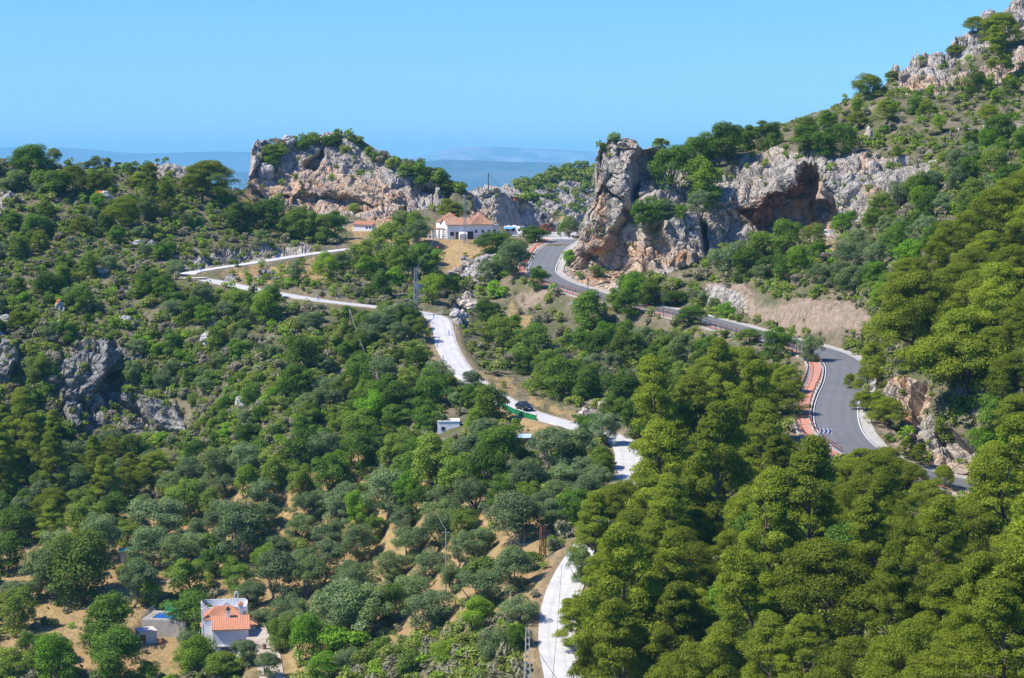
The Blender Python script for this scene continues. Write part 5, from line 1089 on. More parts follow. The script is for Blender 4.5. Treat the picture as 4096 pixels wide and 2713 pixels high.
for px, py, D_, lb in ((1817, 861, 520, 'red marker ball in front of the visitor building roof'), (1752, 991, 500, 'red marker ball over the dark trees below the visitor building'), (2058, 800, 560, 'red marker ball above the grey rocks behind the visitor building')):
    q = MB().ball((0, 0, 0), .30, 3).build('marker_ball', 'orange', None, smooth=True, label=lb, category='marker ball', group='red balls on the power line'); q.location = W(px, py, D_)
# ---- railings, lamps and signs of the asphalt road
dA = np.r_[0, np.cumsum(np.linalg.norm(np.diff(RA[:, :2], axis=0), axis=1))]
def railing(i0, i1, off, label, style):
    R = RA[i0:i1]; N = NA[i0:i1]; P = np.c_[R[:, :2]+N*off, R[:, 2]+.12]; c = Vector(P[0]); e = emp('railing', c, 0, label, 'railing'); P = P-np.array(c); mat = 'redrail' if style == 'wood' else 'darkmetal'
    m = MB(); hs = (1.0,) if style == 'wood' else (1.15, .18)
    if style == 'wood': hs = (1.0, .55)
    for h in hs:
        for a, b_ in zip(P[:-2:2], P[2::2]): m.bar((a[0], a[1], a[2]+h), (b_[0], b_[1], b_[2]+h), .06 if style == 'wood' else .035, 4)
    m.build('rail', mat, e); k = 2 if style == 'wood' else 2; n = 0
    for p in P[::k]:
        if n < 98: MB().bar((p[0], p[1], p[2]-.2), (p[0], p[1], p[2]+(1.05 if style == 'wood' else 1.25)), .055, 4).build('post', mat, e); n += 1
    if style != 'wood':
        m = MB()
        for a, b_ in zip(P[:-1], P[1:]):
            for t_ in (0, .17, .33, .5, .67, .83): q = a+(b_-a)*t_; m.bar((q[0], q[1], q[2]+.18), (q[0], q[1], q[2]+1.15), .016, 3)
        m.build('bars', mat, e)
    return e
nA = len(RA); _px = np.array([2048+FPX*p[0]/(p[1]*CP_-p[2]*SP_) for p in RA]); _py = np.array([1356.5-FPX*(p[1]*SP_+p[2]*CP_)/(p[1]*CP_-p[2]*SP_) for p in RA])
def idx(px, py): return int(np.argmin((_px-px)**2+(_py-py)**2))
i1, i2, i3, i4 = idx(2205, 998), idx(2458, 1201), idx(3115, 1361), idx(3500, 1840)
railing(i1, i2, DN*6.3, 'dark barred railing curving outside the red path at the upper bend', 'bars'); railing(i1, i2, DN*4.0, 'red brown post rail between red path and upper bend', 'wood')
railing(i2, i3, DN*6.3, 'barred railing along the straight stretch of road', 'bars'); railing(i2, i3, DN*4.0, 'red brown post rail along the straight stretch of road', 'wood')
railing(i3, i4, DN*6.3, 'dark barred railing outside the red path at the lower bend', 'bars'); railing(i3, i4, DN*4.0, 'red brown post rail between red path and lower bend', 'wood')
railing(i4, min(nA, i4+85), DN*6.3, 'dark barred railing half hidden by pines at the far right', 'bars')
def at_road(px, py, off): i = idx(px, py); return Vector((RA[i, 0]+NA[i, 0]*off, RA[i, 1]+NA[i, 1]*off, RA[i, 2]+.1))
def lamp(px, py, label, off=DN*6.9, h=4.2):
    e = emp('street_lamp', at_road(px, py, off), 0, label, 'street lamp', 'lantern lamps along the asphalt road')
    MB().bar((0, 0, -.5), (0, 0, h), .06, 8).build('post', 'darkmetal', e); m = MB(); m.hull([(-.2, -.2, h+.55), (.2, -.2, h+.55), (.2, .2, h+.55), (-.2, .2, h+.55)], [(-.12, -.12, h+.05), (.12, -.12, h+.05), (.12, .12, h+.05), (-.12, .12, h+.05)]); m.build('lantern', 'darkglass', e)
    MB().hull([(-.04, -.04, h+.85), (.04, -.04, h+.85), (.04, .04, h+.85), (-.04, .04, h+.85)], [(-.26, -.26, h+.56), (.26, -.26, h+.56), (.26, .26, h+.56), (-.26, .26, h+.56)]).build('cap', 'darkmetal', e)
lamp(2165, 1084, 'dark lantern lamp at the outside of the upper asphalt bend'); lamp(2458, 1201, 'dark lantern lamp behind the round trees on the straight'); lamp(2760, 1265, 'dark lantern lamp at the middle of the straight stretch'); lamp(3250, 1395, 'dark lantern lamp just before the lower asphalt bend'); lamp(3356, 1712, 'dark lantern lamp beside the red path of the lower bend')
def chevron(px, py, n, label, base, face=0.):
    e = emp('chevron_sign', base, face, label, 'road sign'); w = .62*n
    MB().bar((-w*.3, .03, -.5), (-w*.3, .03, 1.7), .04, 6).bar((w*.3, .03, -.5), (w*.3, .03, 1.7), .04, 6).build('post', 'greymetal', e)
    MB().box(-w/2, w/2, -.02, .02, 1.2, 1.95).build('panel', 'signwhite', e); m = MB()
    for i in range(n):
        x = -w/2+.31+i*.62
        m.prism([(0, 0)]*0 or [(x-.25, 0), (x-.02, 0), (x+.22, .35), (x-.02, .7), (x-.25, .7), (x-.02, .35)], 0, .012)
    for v in m.bm.verts: v.co = Vector((v.co.x, -.024-v.co.z, 1.225+v.co.y))
    m.build('chevrons', 'signblue', e); return e
chevron(0, 0, 3, 'blue and white triple chevron sign at the lower bend', at_road(3400, 1768, DN*3.9)+Vector((.2, 0, .2)), .0)
chevron(0, 0, 2, 'dark double chevron sign at the upper bend', at_road(2165, 1086, DN*3.9), .1)
e = emp('warning_sign', PZ(2243, 977, ZC), 0, 'grey backed triangular road sign on a thin post at the car park', 'road sign'); MB().bar((0, 0, 0), (0, 0, 2.4), .035).build('post', 'greymetal', e)
m = MB(); m.prism([(-.42, 0), (.42, 0), (0, .75)], 0, .03); [setattr(v, 'co', Vector((v.co.x, v.co.z, 1.95+v.co.y))) for v in m.bm.verts]; m.build('panel', 'greymetal', e)
e = emp('information_board', G(2160, 958), -.1, 'tilted information board on two posts beside the picnic tree', 'information board'); MB().bar((-.5, 0, -.4), (-.5, 0, 1.5), .06).bar((.5, 0, -.4), (.5, 0, 1.5), .06).build('post', 'brownwood', e); MB().slab([(-.8, -.4, 1.35), (.8, -.4, 1.35), (.8, .4, 1.8), (-.8, .4, 1.8)], .06).build('panel', 'plaster', e)
e = emp('notice_board', W(2088, 940, 575), 0, 'square green notice board on posts beside the motorhome', 'notice board'); MB().bar((-.5, 0, -.6), (-.5, 0, 1.6), .06).bar((.5, 0, -.6), (.5, 0, 1.6), .06).build('post', 'wood', e); MB().box(-.62, .62, -.03, .03, 1.2, 2.4).build('panel', 'signgreen', e)
e = emp('ridge_sign', G(472, 668), .1, 'dark rectangular panel on two posts on the left ridge skyline', 'sign'); MB().bar((-.6, 0, -.8), (-.6, 0, 1.0), .06).bar((.6, 0, -.8), (.6, 0, 1.0), .06).build('post', 'wood', e); MB().box(-.95, .95, -.04, .04, .55, 1.2).build('panel', 'brownwood', e)
# ---- vehicles
def wheel(e, x, y, r, w=.22):
    q = MB().disc((x, y, r), (0, 1, 0), r, w, 18).build('wheel', 'rubber', e); MB().disc((x, y+(-.12 if y < 0 else .12), r), (0, 1, 0), r*.55, .03, 14).build('rim', 'greymetal', q)
def prof(e, name, pts, y0, y1, mat, bev=.0, **k):
    m = MB(); a = [(x, y0, z) for x, z in pts]; b_ = [(x, y1, z) for x, z in pts]; m.hull(b_, a); return m.build(name, mat, e, bevel=bev, **k)
o = PZ(2061, 941, ZC+.3); E = emp('motorhome', (o.x, o.y, ZC), math.radians(-30), 'white motorhome with a blue awning parked beside the visitor building', 'motorhome')   # x forward
prof(E, 'body', [(-3.2, .45), (2.3, .45), (3.1, .5), (3.25, 1.2), (2.75, 1.9), (2.6, 2.75), (2.2, 2.95), (-3.1, 2.95), (-3.3, 2.7)], -1.1, 1.1, 'camperwhite', .06)
MB().hull([(2.77, -.95, 1.98), (2.77, .95, 1.98), (2.60, .95, 2.6), (2.60, -.95, 2.6)], [(2.84, -.95, 1.96), (2.84, .95, 1.96), (2.68, .95, 2.62), (2.68, -.95, 2.62)]).build('windscreen', 'darkglass', E)
for x0, x1 in ((1.5, 2.3), (-.6, .5), (-2.6, -1.6)): MB().box(x0, x1, -1.13, -1.09, 1.5, 2.2).build('side_window', 'darkglass', E)
MB().box(3.1, 3.3, -1., 1., .42, .75).build('bumper', 'greymetal', E)
for y in (-.8, .8): MB().box(3.12, 3.24, y-.18, y+.18, .85, 1.08).build('headlight', 'signwhite', E)
MB().box(-.6, .4, -.45, .45, 2.95, 3.2).box(-2.4, -1.8, -.3, .3, 2.95, 3.12).build('roof_vent', 'camperwhite', E)
MB().slab([(-2.6, -1.12, 2.7), (-2.6, -3.1, 2.2), (.6, -3.1, 2.2), (.6, -1.12, 2.7)], .05).build('awning', 'awning', E)
for x, y in ((2.1, -1.02), (2.1, 1.02), (-2., -1.02), (-2., 1.02)): wheel(E, x, y, .35)
def car(name, loc, rz, mat, label, cat, van=False):
    E = emp(name, loc, rz, label, cat)
    if van:
        prof(E, 'body', [(-2.1, .35), (2.1, .35), (2.2, .9), (1.3, 1.05), (.8, 1.75), (-1.9, 1.8), (-2.15, 1.0)], -.86, .86, mat, .06)
        MB().box(-2.16, -2.1, -.68, .68, 1.15, 1.6).build('rear_window', 'darkglass', E)
        for s in (-1, 1):
            MB().box(-1.7, .7, s*.87-.01, s*.87+.01, 1.12, 1.58).build('side_window', 'darkglass', E); MB().box(-2.2, -2.1, s*.72-.08, s*.72+.08, .85, 1.15).build('taillight', 'orange', E)
        MB().box(-2.2, -2.14, -.26, .26, .62, .76).build('number_plate', 'signwhite', E)
    else:
        prof(E, 'body', [(-2.1, .3), (2.1, .3), (2.2, .62), (2.05, .82), (1.0, .95), (-1.5, 1.0), (-2.1, .95), (-2.2, .6)], -.86, .86, mat, .05)
        m = MB(); m.hull([(.25, -.62, 1.42), (.25, .62, 1.42), (-1.2, .62, 1.42), (-1.2, -.62, 1.42)], [(1.05, -.78, .94), (1.05, .78, .94), (-1.9, .78, .98), (-1.9, -.78, .98)]); m.build('cabin', 'darkglass', E, bevel=.03)
        MB().hull([(.2, -.6, 1.46), (.2, .6, 1.46), (-1.15, .6, 1.46), (-1.15, -.6, 1.46)], [(.3, -.66, 1.42), (.3, .66, 1.42), (-1.25, .66, 1.42), (-1.25, -.66, 1.42)]).build('roof', mat, E)
        for s in (-1, 1): MB().box(2.05, 2.16, s*.6-.16, s*.6+.16, .62, .76).build('headlight', 'signwhite', E); MB().box(-2.17, -2.06, s*.62-.14, s*.62+.14, .66, .8).build('taillight', 'orange', E); MB().box(.7, .85, s*.93-.08, s*.93+.08, .95, 1.08).build('mirror', mat, E)
        MB().box(2.17, 2.2, -.26, .26, .4, .52).build('number_plate', 'signwhite', E)
    for x in (1.3, -1.3):
        for y in (-.8, .8): wheel(E, x, y, .32, .2)
    return E
q = np.argmin((RW[:, 0]-W(2075,1645,375).x)**2+(RW[:, 1]-375)**2); tdir = RW[q-3]-RW[q+3]
car('parked_car', Vector(RW[q])+Vector((.8*NW[q, 0], .8*NW[q, 1], .04)), math.atan2(tdir[1], tdir[0]), 'carblack', 'dark car stopped on the white lane behind the green mesh fence', 'car')
o = PZ(2192, 936, ZC); car('parked_van', (o.x, o.y, ZC), math.radians(88), 'navy', 'dark blue van parked under the red flowering bush', 'van', True)
# flowering bush, oleander
def bushy(name, loc, w, h, mats, label, cat, n=1800):
    V_, F_, t_, _ = mk_round(hash(label) % 90+400 if 0 else len(label)*7, n, .045, 16, .8, h, -.05, .30, .19, .9, False); me = mesh_np(name, V_*w, F_, [MT[m] for m in mats], False, (np.random.default_rng(5).random(len(F_)) < .55).astype(int) if len(mats) > 1 else None); attr(me, 'tint', t_, 'FLOAT'); o = link(name, me, None, label=label, category=cat); o.location = loc
bushy('flowering_bush', W(2182, 930, 590), 4.2, .55, ['oak', 'magenta'], 'crimson flowering bush behind the dark blue van', 'flowering bush'); bushy('flowering_bush', G(976, 2590)+Vector((0, 0, 0)), 2.3, .9, ['oak', 'pink'], 'pink oleander bush at the right corner of the white villa', 'flowering bush')
# ---- posts along the white lane
BL = [(1735, 1265, 'blue lane post at the inner bend near the lattice pylon'), (1730, 1330, 'blue lane post in the tree shadow on the left lane edge'), (1795, 1350, 'blue lane post on the right lane edge below the bend'), (1748, 1385, 'blue lane post on the left edge of the widening lane'), (1772, 1448, 'blue lane post above the roadside trees, left edge'), (1272, 1206, 'blue lane post on the lower leg among trees'), (804, 1080, 'blue lane post nearest the hairpin on the upper leg'), (1113, 1035, 'blue lane post midway along the upper leg'), (1301, 1008, 'blue lane post in the upper leg before the trees'), (1350, 1000, 'blue lane post farthest along the upper leg')]
bp = None
for px, py, lb in BL:
    if bp is None:
        mp_, ms_ = MB().box(-.09, .09, -.09, .09, -.2, 1.25), MB().box(-.3, .5, -.2, .2, -.1, .06)
        e = emp('lane_post', G(px, py), 0, lb, 'lane post', 'blue posts along the white lane'); c1 = mp_.build('post', 'bollardblue', e); c2_ = ms_.build('foot', 'kerb', e); bp = (c1.data, c2_.data)
    else:
        e = emp('lane_post', G(px, py), 0, lb, 'lane post', 'blue posts along the white lane')
        for nm_, dt in (('post', bp[0]), ('foot', bp[1])): cc = bpy.data.objects.new(nm_, dt); COL.objects.link(cc); cc.parent = e
# ---- green mesh fence by the car
P = [G(*q) for q in ((1992, 1628), (2030, 1655), (2065, 1673), (2105, 1690), (2146, 1702))]; c = P[0]; e = emp('mesh_fence', c, 0, 'green mesh fence on metal posts along the lane below the dark car', 'fence')
m = MB()
for a, b_ in zip(P[:-1], P[1:]): m.poly([a-c, b_-c, b_-c+Vector((0, 0, .95)), a-c+Vector((0, 0, 1.05))])
for v in list(m.bm.verts): pass
bmesh.ops.solidify(m.bm, geom=m.bm.faces[:], thickness=.03); m.build('mesh', 'greenmesh', e)
for p in P: MB().bar(p-c-Vector((0, 0, .4)), p-c+Vector((0, 0, 1.3)), .045).build('post', 'darkmetal', e)
# ---- huts in the copse
o = W(1752, 1745, 368); E = emp('flat_roofed_hut', (o.x, o.y, o.z+.6), math.radians(4), 'flat roofed whitewashed hut half buried in the dark copse', 'hut'); MB().box(0, 3.9, 0, 4, -2.5, 2.0).box(4.0, 5.2, 1, 4, -2.5, 1.6).build('wall', 'whitewash', E); MB().box(-.1, 4.0, -.1, 4.1, 2.01, 2.12).build('roof', 'whitewash', E); window(E, .6, 1.2, .5, 1.1); MB().bar((1, 2, 2.1), (1, 2, 2.7), .09).build('chimney', 'whitewash', E)
o = W(1778, 1704, 378); E = emp('tin_roofed_shelter', (o.x, o.y, o.z), 0, 'open shelter with a pale tin roof above the flat white hut', 'shelter'); MB().slab([(-.2, -.2, 1.7), (3.4, -.2, 1.6), (3.4, 2.4, 1.95), (-.2, 2.4, 2.05)], .08).build('roof', 'tin', E); m = MB(); [m.bar((x, y, -1.5), (x, y, 1.7), .05) for x in (0, 1.6, 3.2) for y in (0, 2.2)]; m.build('posts', 'darkmetal', E); MB().box(0, 3.2, 2.1, 2.2, -1.5, 1.6).build('back_wall', 'brownwood', E)
o = W(2066, 1785, 352); E = emp('brick_hut', (o.x, o.y, o.z), math.radians(-4), 'small brick hut with a pale blue sheet roof below the mesh fence', 'hut'); MB().box(0, 2.5, 0, 2.4, -1.2, 1.4).build('wall', 'brick', E); MB().slab([(-.25, -.3, 1.45), (2.5, -.3, 1.55), (2.5, 2.5, 1.9), (-.25, 2.5, 1.8)], .08).build('roof', 'blueroof', E); MB().box(1.9, 2.4, -.04, 0, -.5, 1.2).build('door', 'darkglass', E)
o = W(1800, 1722, 376); E = MB().box(0, 1.6, 0, 1., 0, .12).bar((.2, .2, -1), (.2, .2, 0), .04).bar((1.4, .8, -1), (1.4, .8, 0), .04).build('solar_panel', 'tin', None, label='small pale sheet panel right of the flat white hut', category='panel'); E.location = (o.x+3.4, o.y, o.z+1)
# ---- hut in the overhang
o = G(3262, 944); E = emp('cave_hut', (o.x, o.y-1, o.z), math.radians(8), 'tiny white hut with a glazed canopy inside the cliff overhang', 'hut'); MB().box(0, .8, 0, 3, -1, 1.6).box(2.2, 4.2, 1.5, 3.2, -1, 3.1).build('wall', 'whitewash', E); MB().slab([(-.5, -1, 1.9), (3.0, -1, 1.75), (3.0, 2, 2.15), (-.5, 2, 2.3)], .1).build('roof', 'plaster', E); m = MB(); [m.bar((x, -.8, -.8), (x, -.8, 1.8), .04) for x in (1.1, 1.8, 2.5, 3.0)]; m.build('posts', 'signwhite', E); MB().box(.85, 2.15, .0, .05, -.8, 1.4).build('window', 'darkglass', E)
# ---- villa
o = W(851, 2633, 322); ZZ = G(900, 2610).z if 0 else o.z; VE = emp('villa', (o.x, o.y, o.z), math.radians(9), 'white villa with orange tiled roofs and stepped parapets at the valley bottom', 'villa')
m = MB(); m.box(0, 5.7, 0, 3.2, -1.5, 4.6); m.hull([(0.02, 3.2, 4.6), (0.02, 3.2, 5.85), (0.02, 0, 4.6)], [(5.68, 3.2, 4.6), (5.68, 3.2, 5.85), (5.68, 0, 4.6)]); m.box(-1.3, 5.0, 3.22, 7., -1.5, 5.5); m.box(5.02, 7.0, 3.6, 6.6, -1.5, 4.2); m.box(-1.5, 5.6, 7.02, 10, -1.5, 5.9); m.build('wall', 'whitewash', VE)
tiled(VE, 'roof', [((-.15, -.45, 4.62), (6.0, -.45, 4.62), (6.0, 3.3, 6.1), (-.15, 3.3, 6.1))], 'newtile', .27); hip(VE, 'roof', -1.3, 5.0, 3.3, 7., 5.55, 7.3, 'newtile', .2); hip(VE, 'roof', 5.0, 7.0, 3.6, 6.6, 4.25, 5.0, 'newtile', .3)
m = MB(); x = -1.5
def stepwall(m, x0, x1, y, z0, z1, n, up):
    for i in range(n):
        a = x0+(x1-x0)*i/n; b_ = x0+(x1-x0)*(i+1)/n; h = z0+(z1-z0)*((i+1)/n if up else 1-i/n); m.box(a, b_, y, y+.22, 5.0, h)
stepwall(m, -1.5, -.4, 7.02, 7.6, 6.7, 3, True); m.box(-.4, 1.4, 7.02, 7.24, 5.0, 6.7); stepwall(m, 1.4, 2.6, 7.02, 6.7, 7.6, 4, True); stepwall(m, 2.6, 3.6, 7.02, 7.6, 6.7, 3, True); m.box(3.6, 5.6, 7.02, 7.24, 5., 6.7)
m.box(-1.5, 5.6, 9.8, 10.02, 5.9, 7.4); m.box(-1.72, -1.5, 7.02, 10.02, 5.0, 7.4); m.box(5.6, 5.82, 7.02, 10.02, 5., 7.2); m.box(-1.72, -1.45, 3.2, 3.6, -1.5, 7.3); m.build('parapet', 'whitewash', VE)
ch = MB().box(2.3, 2.85, 2.6, 3.15, 4.8, 7.1).build('chimney', 'whitewash', VE); MB().box(2.2, 2.95, 2.5, 3.25, 7.12, 7.3).box(2.4, 2.75, 2.7, 3.05, 7.3, 7.6).build('cap', 'darkmetal', ch)
ch = MB().box(4.3, 4.95, 4.2, 4.8, 4.8, 7.6).build('chimney', 'whitewash', VE); hip(ch, 'cap', 4.3, 4.95, 4.2, 4.8, 7.65, 8.1, 'newtile', .12)
m = MB(); m.box(3.6, 3.8, 8.2, 8.5, 5.9, 8.3); m.box(4.2, 4.4, 8.2, 8.5, 5.9, 8.3); [m.box(4.0+math.cos(a)*.3-.1, 4.0+math.cos(a)*.3+.1, 8.2, 8.5, 8.3+math.sin(a)*.5-.1, 8.3+math.sin(a)*.5+.12) for a in np.linspace(0, PI, 7)]; m.build('bell_gable', 'whitewash', VE)
m = MB(); m.bar((3.2, 9, 7), (3.2, 9, 9.6), .03).bar((2.6, 9, 9.4), (3.8, 9, 9.2), .02); m.build('antenna', 'darkmetal', VE)
d = MB().box(1.3, 3.9, -.06, 0, -1.4, 1.7).build('garage_door', 'garage', VE); m = MB(); [m.box(1.3+i*.2, 1.34+i*.2, -.09, -.061, -1.4, 1.7) for i in range(14)]; m.build('slat', 'darkmetal', d)
MB().box(.3, 4.3, -.22, -.0, 1.78, 1.98).build('cornice', 'whitewash', VE)
for y0 in (3.6, 5.2, 7.6): window(VE, y0, y0+.7, 2.6, 4.2, -1.31 if y0 < 7 else -1.51, 'x', -1); window(VE, y0, y0+.7, .2, 1.4, -1.31 if y0 < 7 else -1.51, 'x', -1)
m = MB(); [m.slab([(-1.9, y0-.2, z), (-1.9, y0+.9, z), (-1.3, y0+.9, z+.3), (-1.3, y0-.2, z+.3)], .08) for y0 in (3.6, 5.2) for z in (1.55, 4.4)]; m.build('window_canopy', 'newtile', VE)
m = MB(); m.box(-2.1, -1.32, 3.4, 6.6, 1.9, 2.0); [m.bar((-2.05, y, 2), (-2.05, y, 2.9), .02, 4) for y in np.arange(3.45, 6.6, .2)]; m.bar((-2.05, 3.4, 2.9), (-2.05, 6.6, 2.9), .03, 4); m.build('balcony', 'whitewash', VE)
window(VE, 5.4, 5.8, 1.6, 2.6, 3.6); window(VE, 6.3, 6.7, 1.6, 2.6, 3.6)
# drive
pal('drive', (.46, .40, .32), var=.2, sc=.6, dirt=((.40, .30, .20, 1), .6))
DRz = DR.copy()
NDR = sidev(DRz); ribbon('driveway', DRz, NDR, -1.9, 1.9, .05, MT['drive'], 4, .2, kind='structure', label='worn concrete driveway beside the white villa')
# pool terrace and shed
o = W(545, 2530, 330); E = emp('pool_terrace', (o.x+.6, o.y+1.5, o.z+.3), math.radians(-8), 'raised concrete terrace with a blue swimming pool and railing', 'swimming pool'); MB().box(0, 1.3, 0, 7, -2, 1.5).box(1.3, 6.6, 0, 1.3, -2, 1.5).box(6.4, 7.4, 0, 7, -2, 1.5).box(1.3, 6.4, 5.6, 7, -2, 1.5).box(1.3, 6.4, 1.3, 5.6, -2, .2).build('deck', 'concrete', E)
MB().box(1.31, 6.39, 1.31, 5.59, .25, 1.42).build('water', 'poolblue', E); m = MB(); [m.bar((x, .1, 1.5), (x, .1, 2.5), .02, 4) for x in np.arange(.1, 6.5, .45)]; m.bar((.1, .1, 2.5), (6.5, .1, 2.5), .03, 4); [m.bar((.1, y, 1.5), (.1, y, 2.5), .02, 4) for y in np.arange(.1, 6.9, .45)]; m.bar((.1, .1, 2.5), (.1, 6.9, 2.5), .03, 4); m.build('railing', 'greymetal', E)
MB().box(2.0, 4.2, 6.5, 6.56, 1.5, 3.1).build('windscreen_mesh', 'greenmesh', E)
MB().bar((5.6, 6.8, 1.5), (5.6, 6.8, 4.2), .12, 8).build('post', 'greymetal', E)
o = W(560, 2575, 326); E = emp('concrete_shed', (o.x, o.y, o.z), math.radians(24), 'rough flat roofed concrete shed with a rusty door below the pool', 'shed'); MB().box(0, 2.8, 0, 3.2, -1, 1.75).build('wall', 'plaster', E); MB().box(-.1, 2.9, -.15, 3.3, 1.76, 1.92).build('roof', 'plaster', E); MB().box(.1, .95, -.05, 0, -.6, 1.4).build('door', 'rust', E); window(E, .8, 1.3, .9, 1.3, 0, 'x', -1)
def junk(name, px, py, parts, label, cat):
    e = emp(name, G(px, py), RNG.uniform(-.5, .5), label, cat)
    for nm_, fn, mt in parts: m = MB(); fn(m); m.build(nm_, mt, e)
rj = random.Random(3)
junk('plank_heap', 530, 2585, [('plank', lambda m: [m.bar((rj.uniform(-1, 1), rj.uniform(-.5, .5), .1+.08*i), (rj.uniform(.5, 2.2), rj.uniform(-.6, .6), .2+.06*i), .07, 4) for i in range(12)], 'planks')], 'heap of weathered planks in front of the concrete shed', 'plank heap')
junk('masonry_block', 345, 2580, [('block', lambda m: m.box(-.5, .5, -.4, .4, -.2, .7), 'concrete'), ('lid', lambda m: m.box(-.6, .6, -.5, .5, .71, .85), 'plaster')], 'small square masonry well head in the dry field', 'well')
junk('covered_trailer', 985, 2652, [('cover', lambda m: m.hull([(-1.1, -.6, .75), (1.2, -.6, .6), (1.2, .6, .6), (-1.1, .6, .75)], [(-1.3, -.8, -.1), (1.4, -.8, -.1), (1.4, .8, -.1), (-1.3, .8, -.1)]), 'tarp')], 'white sheeted heap in front of the villa driveway', 'covered heap')
junk('garden_table', 950, 2640, [('top', lambda m: m.box(-1, 1, -.6, .6, .7, .8), 'darkmetal'), ('leg', lambda m: [m.bar((x, y, -.1), (x, y, .7), .05) for x in (-.9, .9) for y in (-.5, .5)], 'darkmetal')], 'dark flat table beside the white sheeted heap', 'table')
junk('rubble_heap', 862, 2440, [('stone', lambda m: [m.ball((rj.uniform(-2, 2), rj.uniform(-.8, .8), rj.uniform(0, .4)), rj.uniform(.12, .3), 1) for i in range(34)], 'rock2')], 'pale rubble heap behind the villa roof', 'rubble heap')
junk('wooden_barrel', 1057, 2600, [('staves', lambda m: m.bar((0, 0, -.1), (0, 0, 1.1), .38, 12), 'wood'), ('hoop', lambda m: (m.disc((0, 0, .2), (0, 0, 1), .4, .06), m.disc((0, 0, .85), (0, 0, 1), .4, .06)), 'darkmetal')], 'upright wooden barrel at the left edge of the driveway', 'barrel')
junk('clay_jar', 642, 2580, [('body', lambda m: m.ball((0, 0, .4), .42, 2, (1, 1, 1.1)), 'terracotta'), ('neck', lambda m: m.bar((0, 0, .8), (0, 0, .95), .2, 10), 'terracotta')], 'round terracotta jar right of the concrete shed', 'jar')
junk('tile_stack', 518, 2285, [('tile', lambda m: [m.bar((-.6, y*.25, .1+.12*k), (.6, y*.25, .1+.12*k), .1, 5) for y in range(4) for k in range(3)], 'newtile')], 'stack of orange roof tiles below the green roofed hut', 'tile stack')
o = G(482, 2252); E = emp('green_roofed_hut', o, math.radians(12), 'narrow grey hut with a mint green sheet roof among olives', 'hut'); MB().box(0, 1.3, 0, 2.2, -.6, 2.1).build('wall', 'concrete', E); MB().slab([(-.3, -.2, 2.2), (1.9, -.2, 2.35), (1.9, 2.4, 2.6), (-.3, 2.4, 2.4)], .08).build('roof', 'greenroof', E); MB().box(.3, .9, -.05, 0, -.2, 1.5).build('door', 'greymetal', E)
o = G(775, 2268); E = emp('sheet_shelter', o, math.radians(-10), 'low open shelter with a tilted aqua sheet roof under olives', 'shelter'); MB().slab([(-.3, -.2, 1.3), (1.9, -.2, 1.8), (1.9, 1.8, 2.0), (-.3, 1.8, 1.5)], .06).build('roof', 'greenroof', E); m = MB(); [m.bar((x, y, -.5), (x, y, 1.5), .05) for x in (0, 1.7) for y in (0, 1.6)]; m.build('posts', 'brownwood', E); MB().box(0, 1.7, 1.55, 1.65, -.5, 1.5).build('back_wall', 'brownwood', E)
for px, py, lb in ((688, 2330, 'grey metal sheet lying flat, left of the ladder'), (700, 2310, 'grey metal sheet leaning uphill, above the ladder')):
    q = MB().box(-.4, .4, -1.4, 1.4, .05, .1).build('metal_sheet', 'tin', None, label=lb, category='metal sheet', group='metal sheets in the yard'); q.location = G(px, py)+Vector((0, 0, .3)); q.rotation_euler = (.15, .05, -.4)
e = emp('ladder', G(712, 2345)+Vector((0, 0, .3)), -.15, 'wooden ladder lying on the dry ground beside metal sheets', 'ladder'); MB().bar((-.25, -1.3, 0), (-.25, 1.5, .5), .05, 4).bar((.25, -1.3, 0), (.25, 1.5, .5), .05, 4).build('rail', 'planks', e); m = MB(); [m.bar((-.25, -1.2+i*.3, .02+i*.053), (.25, -1.2+i*.3, .02+i*.053), .03, 4) for i in range(9)]; m.build('rung', 'planks', e)
o = G(1750, 1350); q = None
# long hand rail on the path up the left of the hill
wood_fence([G(1000, 798), G(1060, 815), G(1110, 832)], 'pale wooden handrail climbing left of the rocky hill', .9, 'planks', 3.)
m = MB(); a = G(1625, 905); m.hull([(0, 0, 3.8), (.5, 0, 4.), (.5, .1, 4.), (0, .1, 3.8)], [(-.4, 0, 0), (.1, 0, 0), (.1, .1, 0), (-.4, .1, 0)]); q = m.build('board_ramp', 'planks', None, label='tall narrow boarded panel leaning on the ochre rock end', category='boards'); q.location = a
# far wind turbines
for px, py, lb in ((950, 742, 'tiny white wind turbine in the blue distance left of the rocky hill'),):
    p = W(px, py, 7000); e = emp('wind_turbine', p, 0, lb, 'wind turbine'); MB().bar((0, 0, -30), (0, 0, 14), 1.6).build('tower', 'signwhite', e); MB().box(-2, 2, -4, 3, 13, 16).build('nacelle', 'signwhite', e)
    m = MB(); [m.bar((0, -4.5, 14.5), (math.sin(a)*26, -4.5, 14.5+math.cos(a)*26), .9, 4) for a in (-.35, 1.75, 3.84)]; m.build('blade', 'signwhite', e)
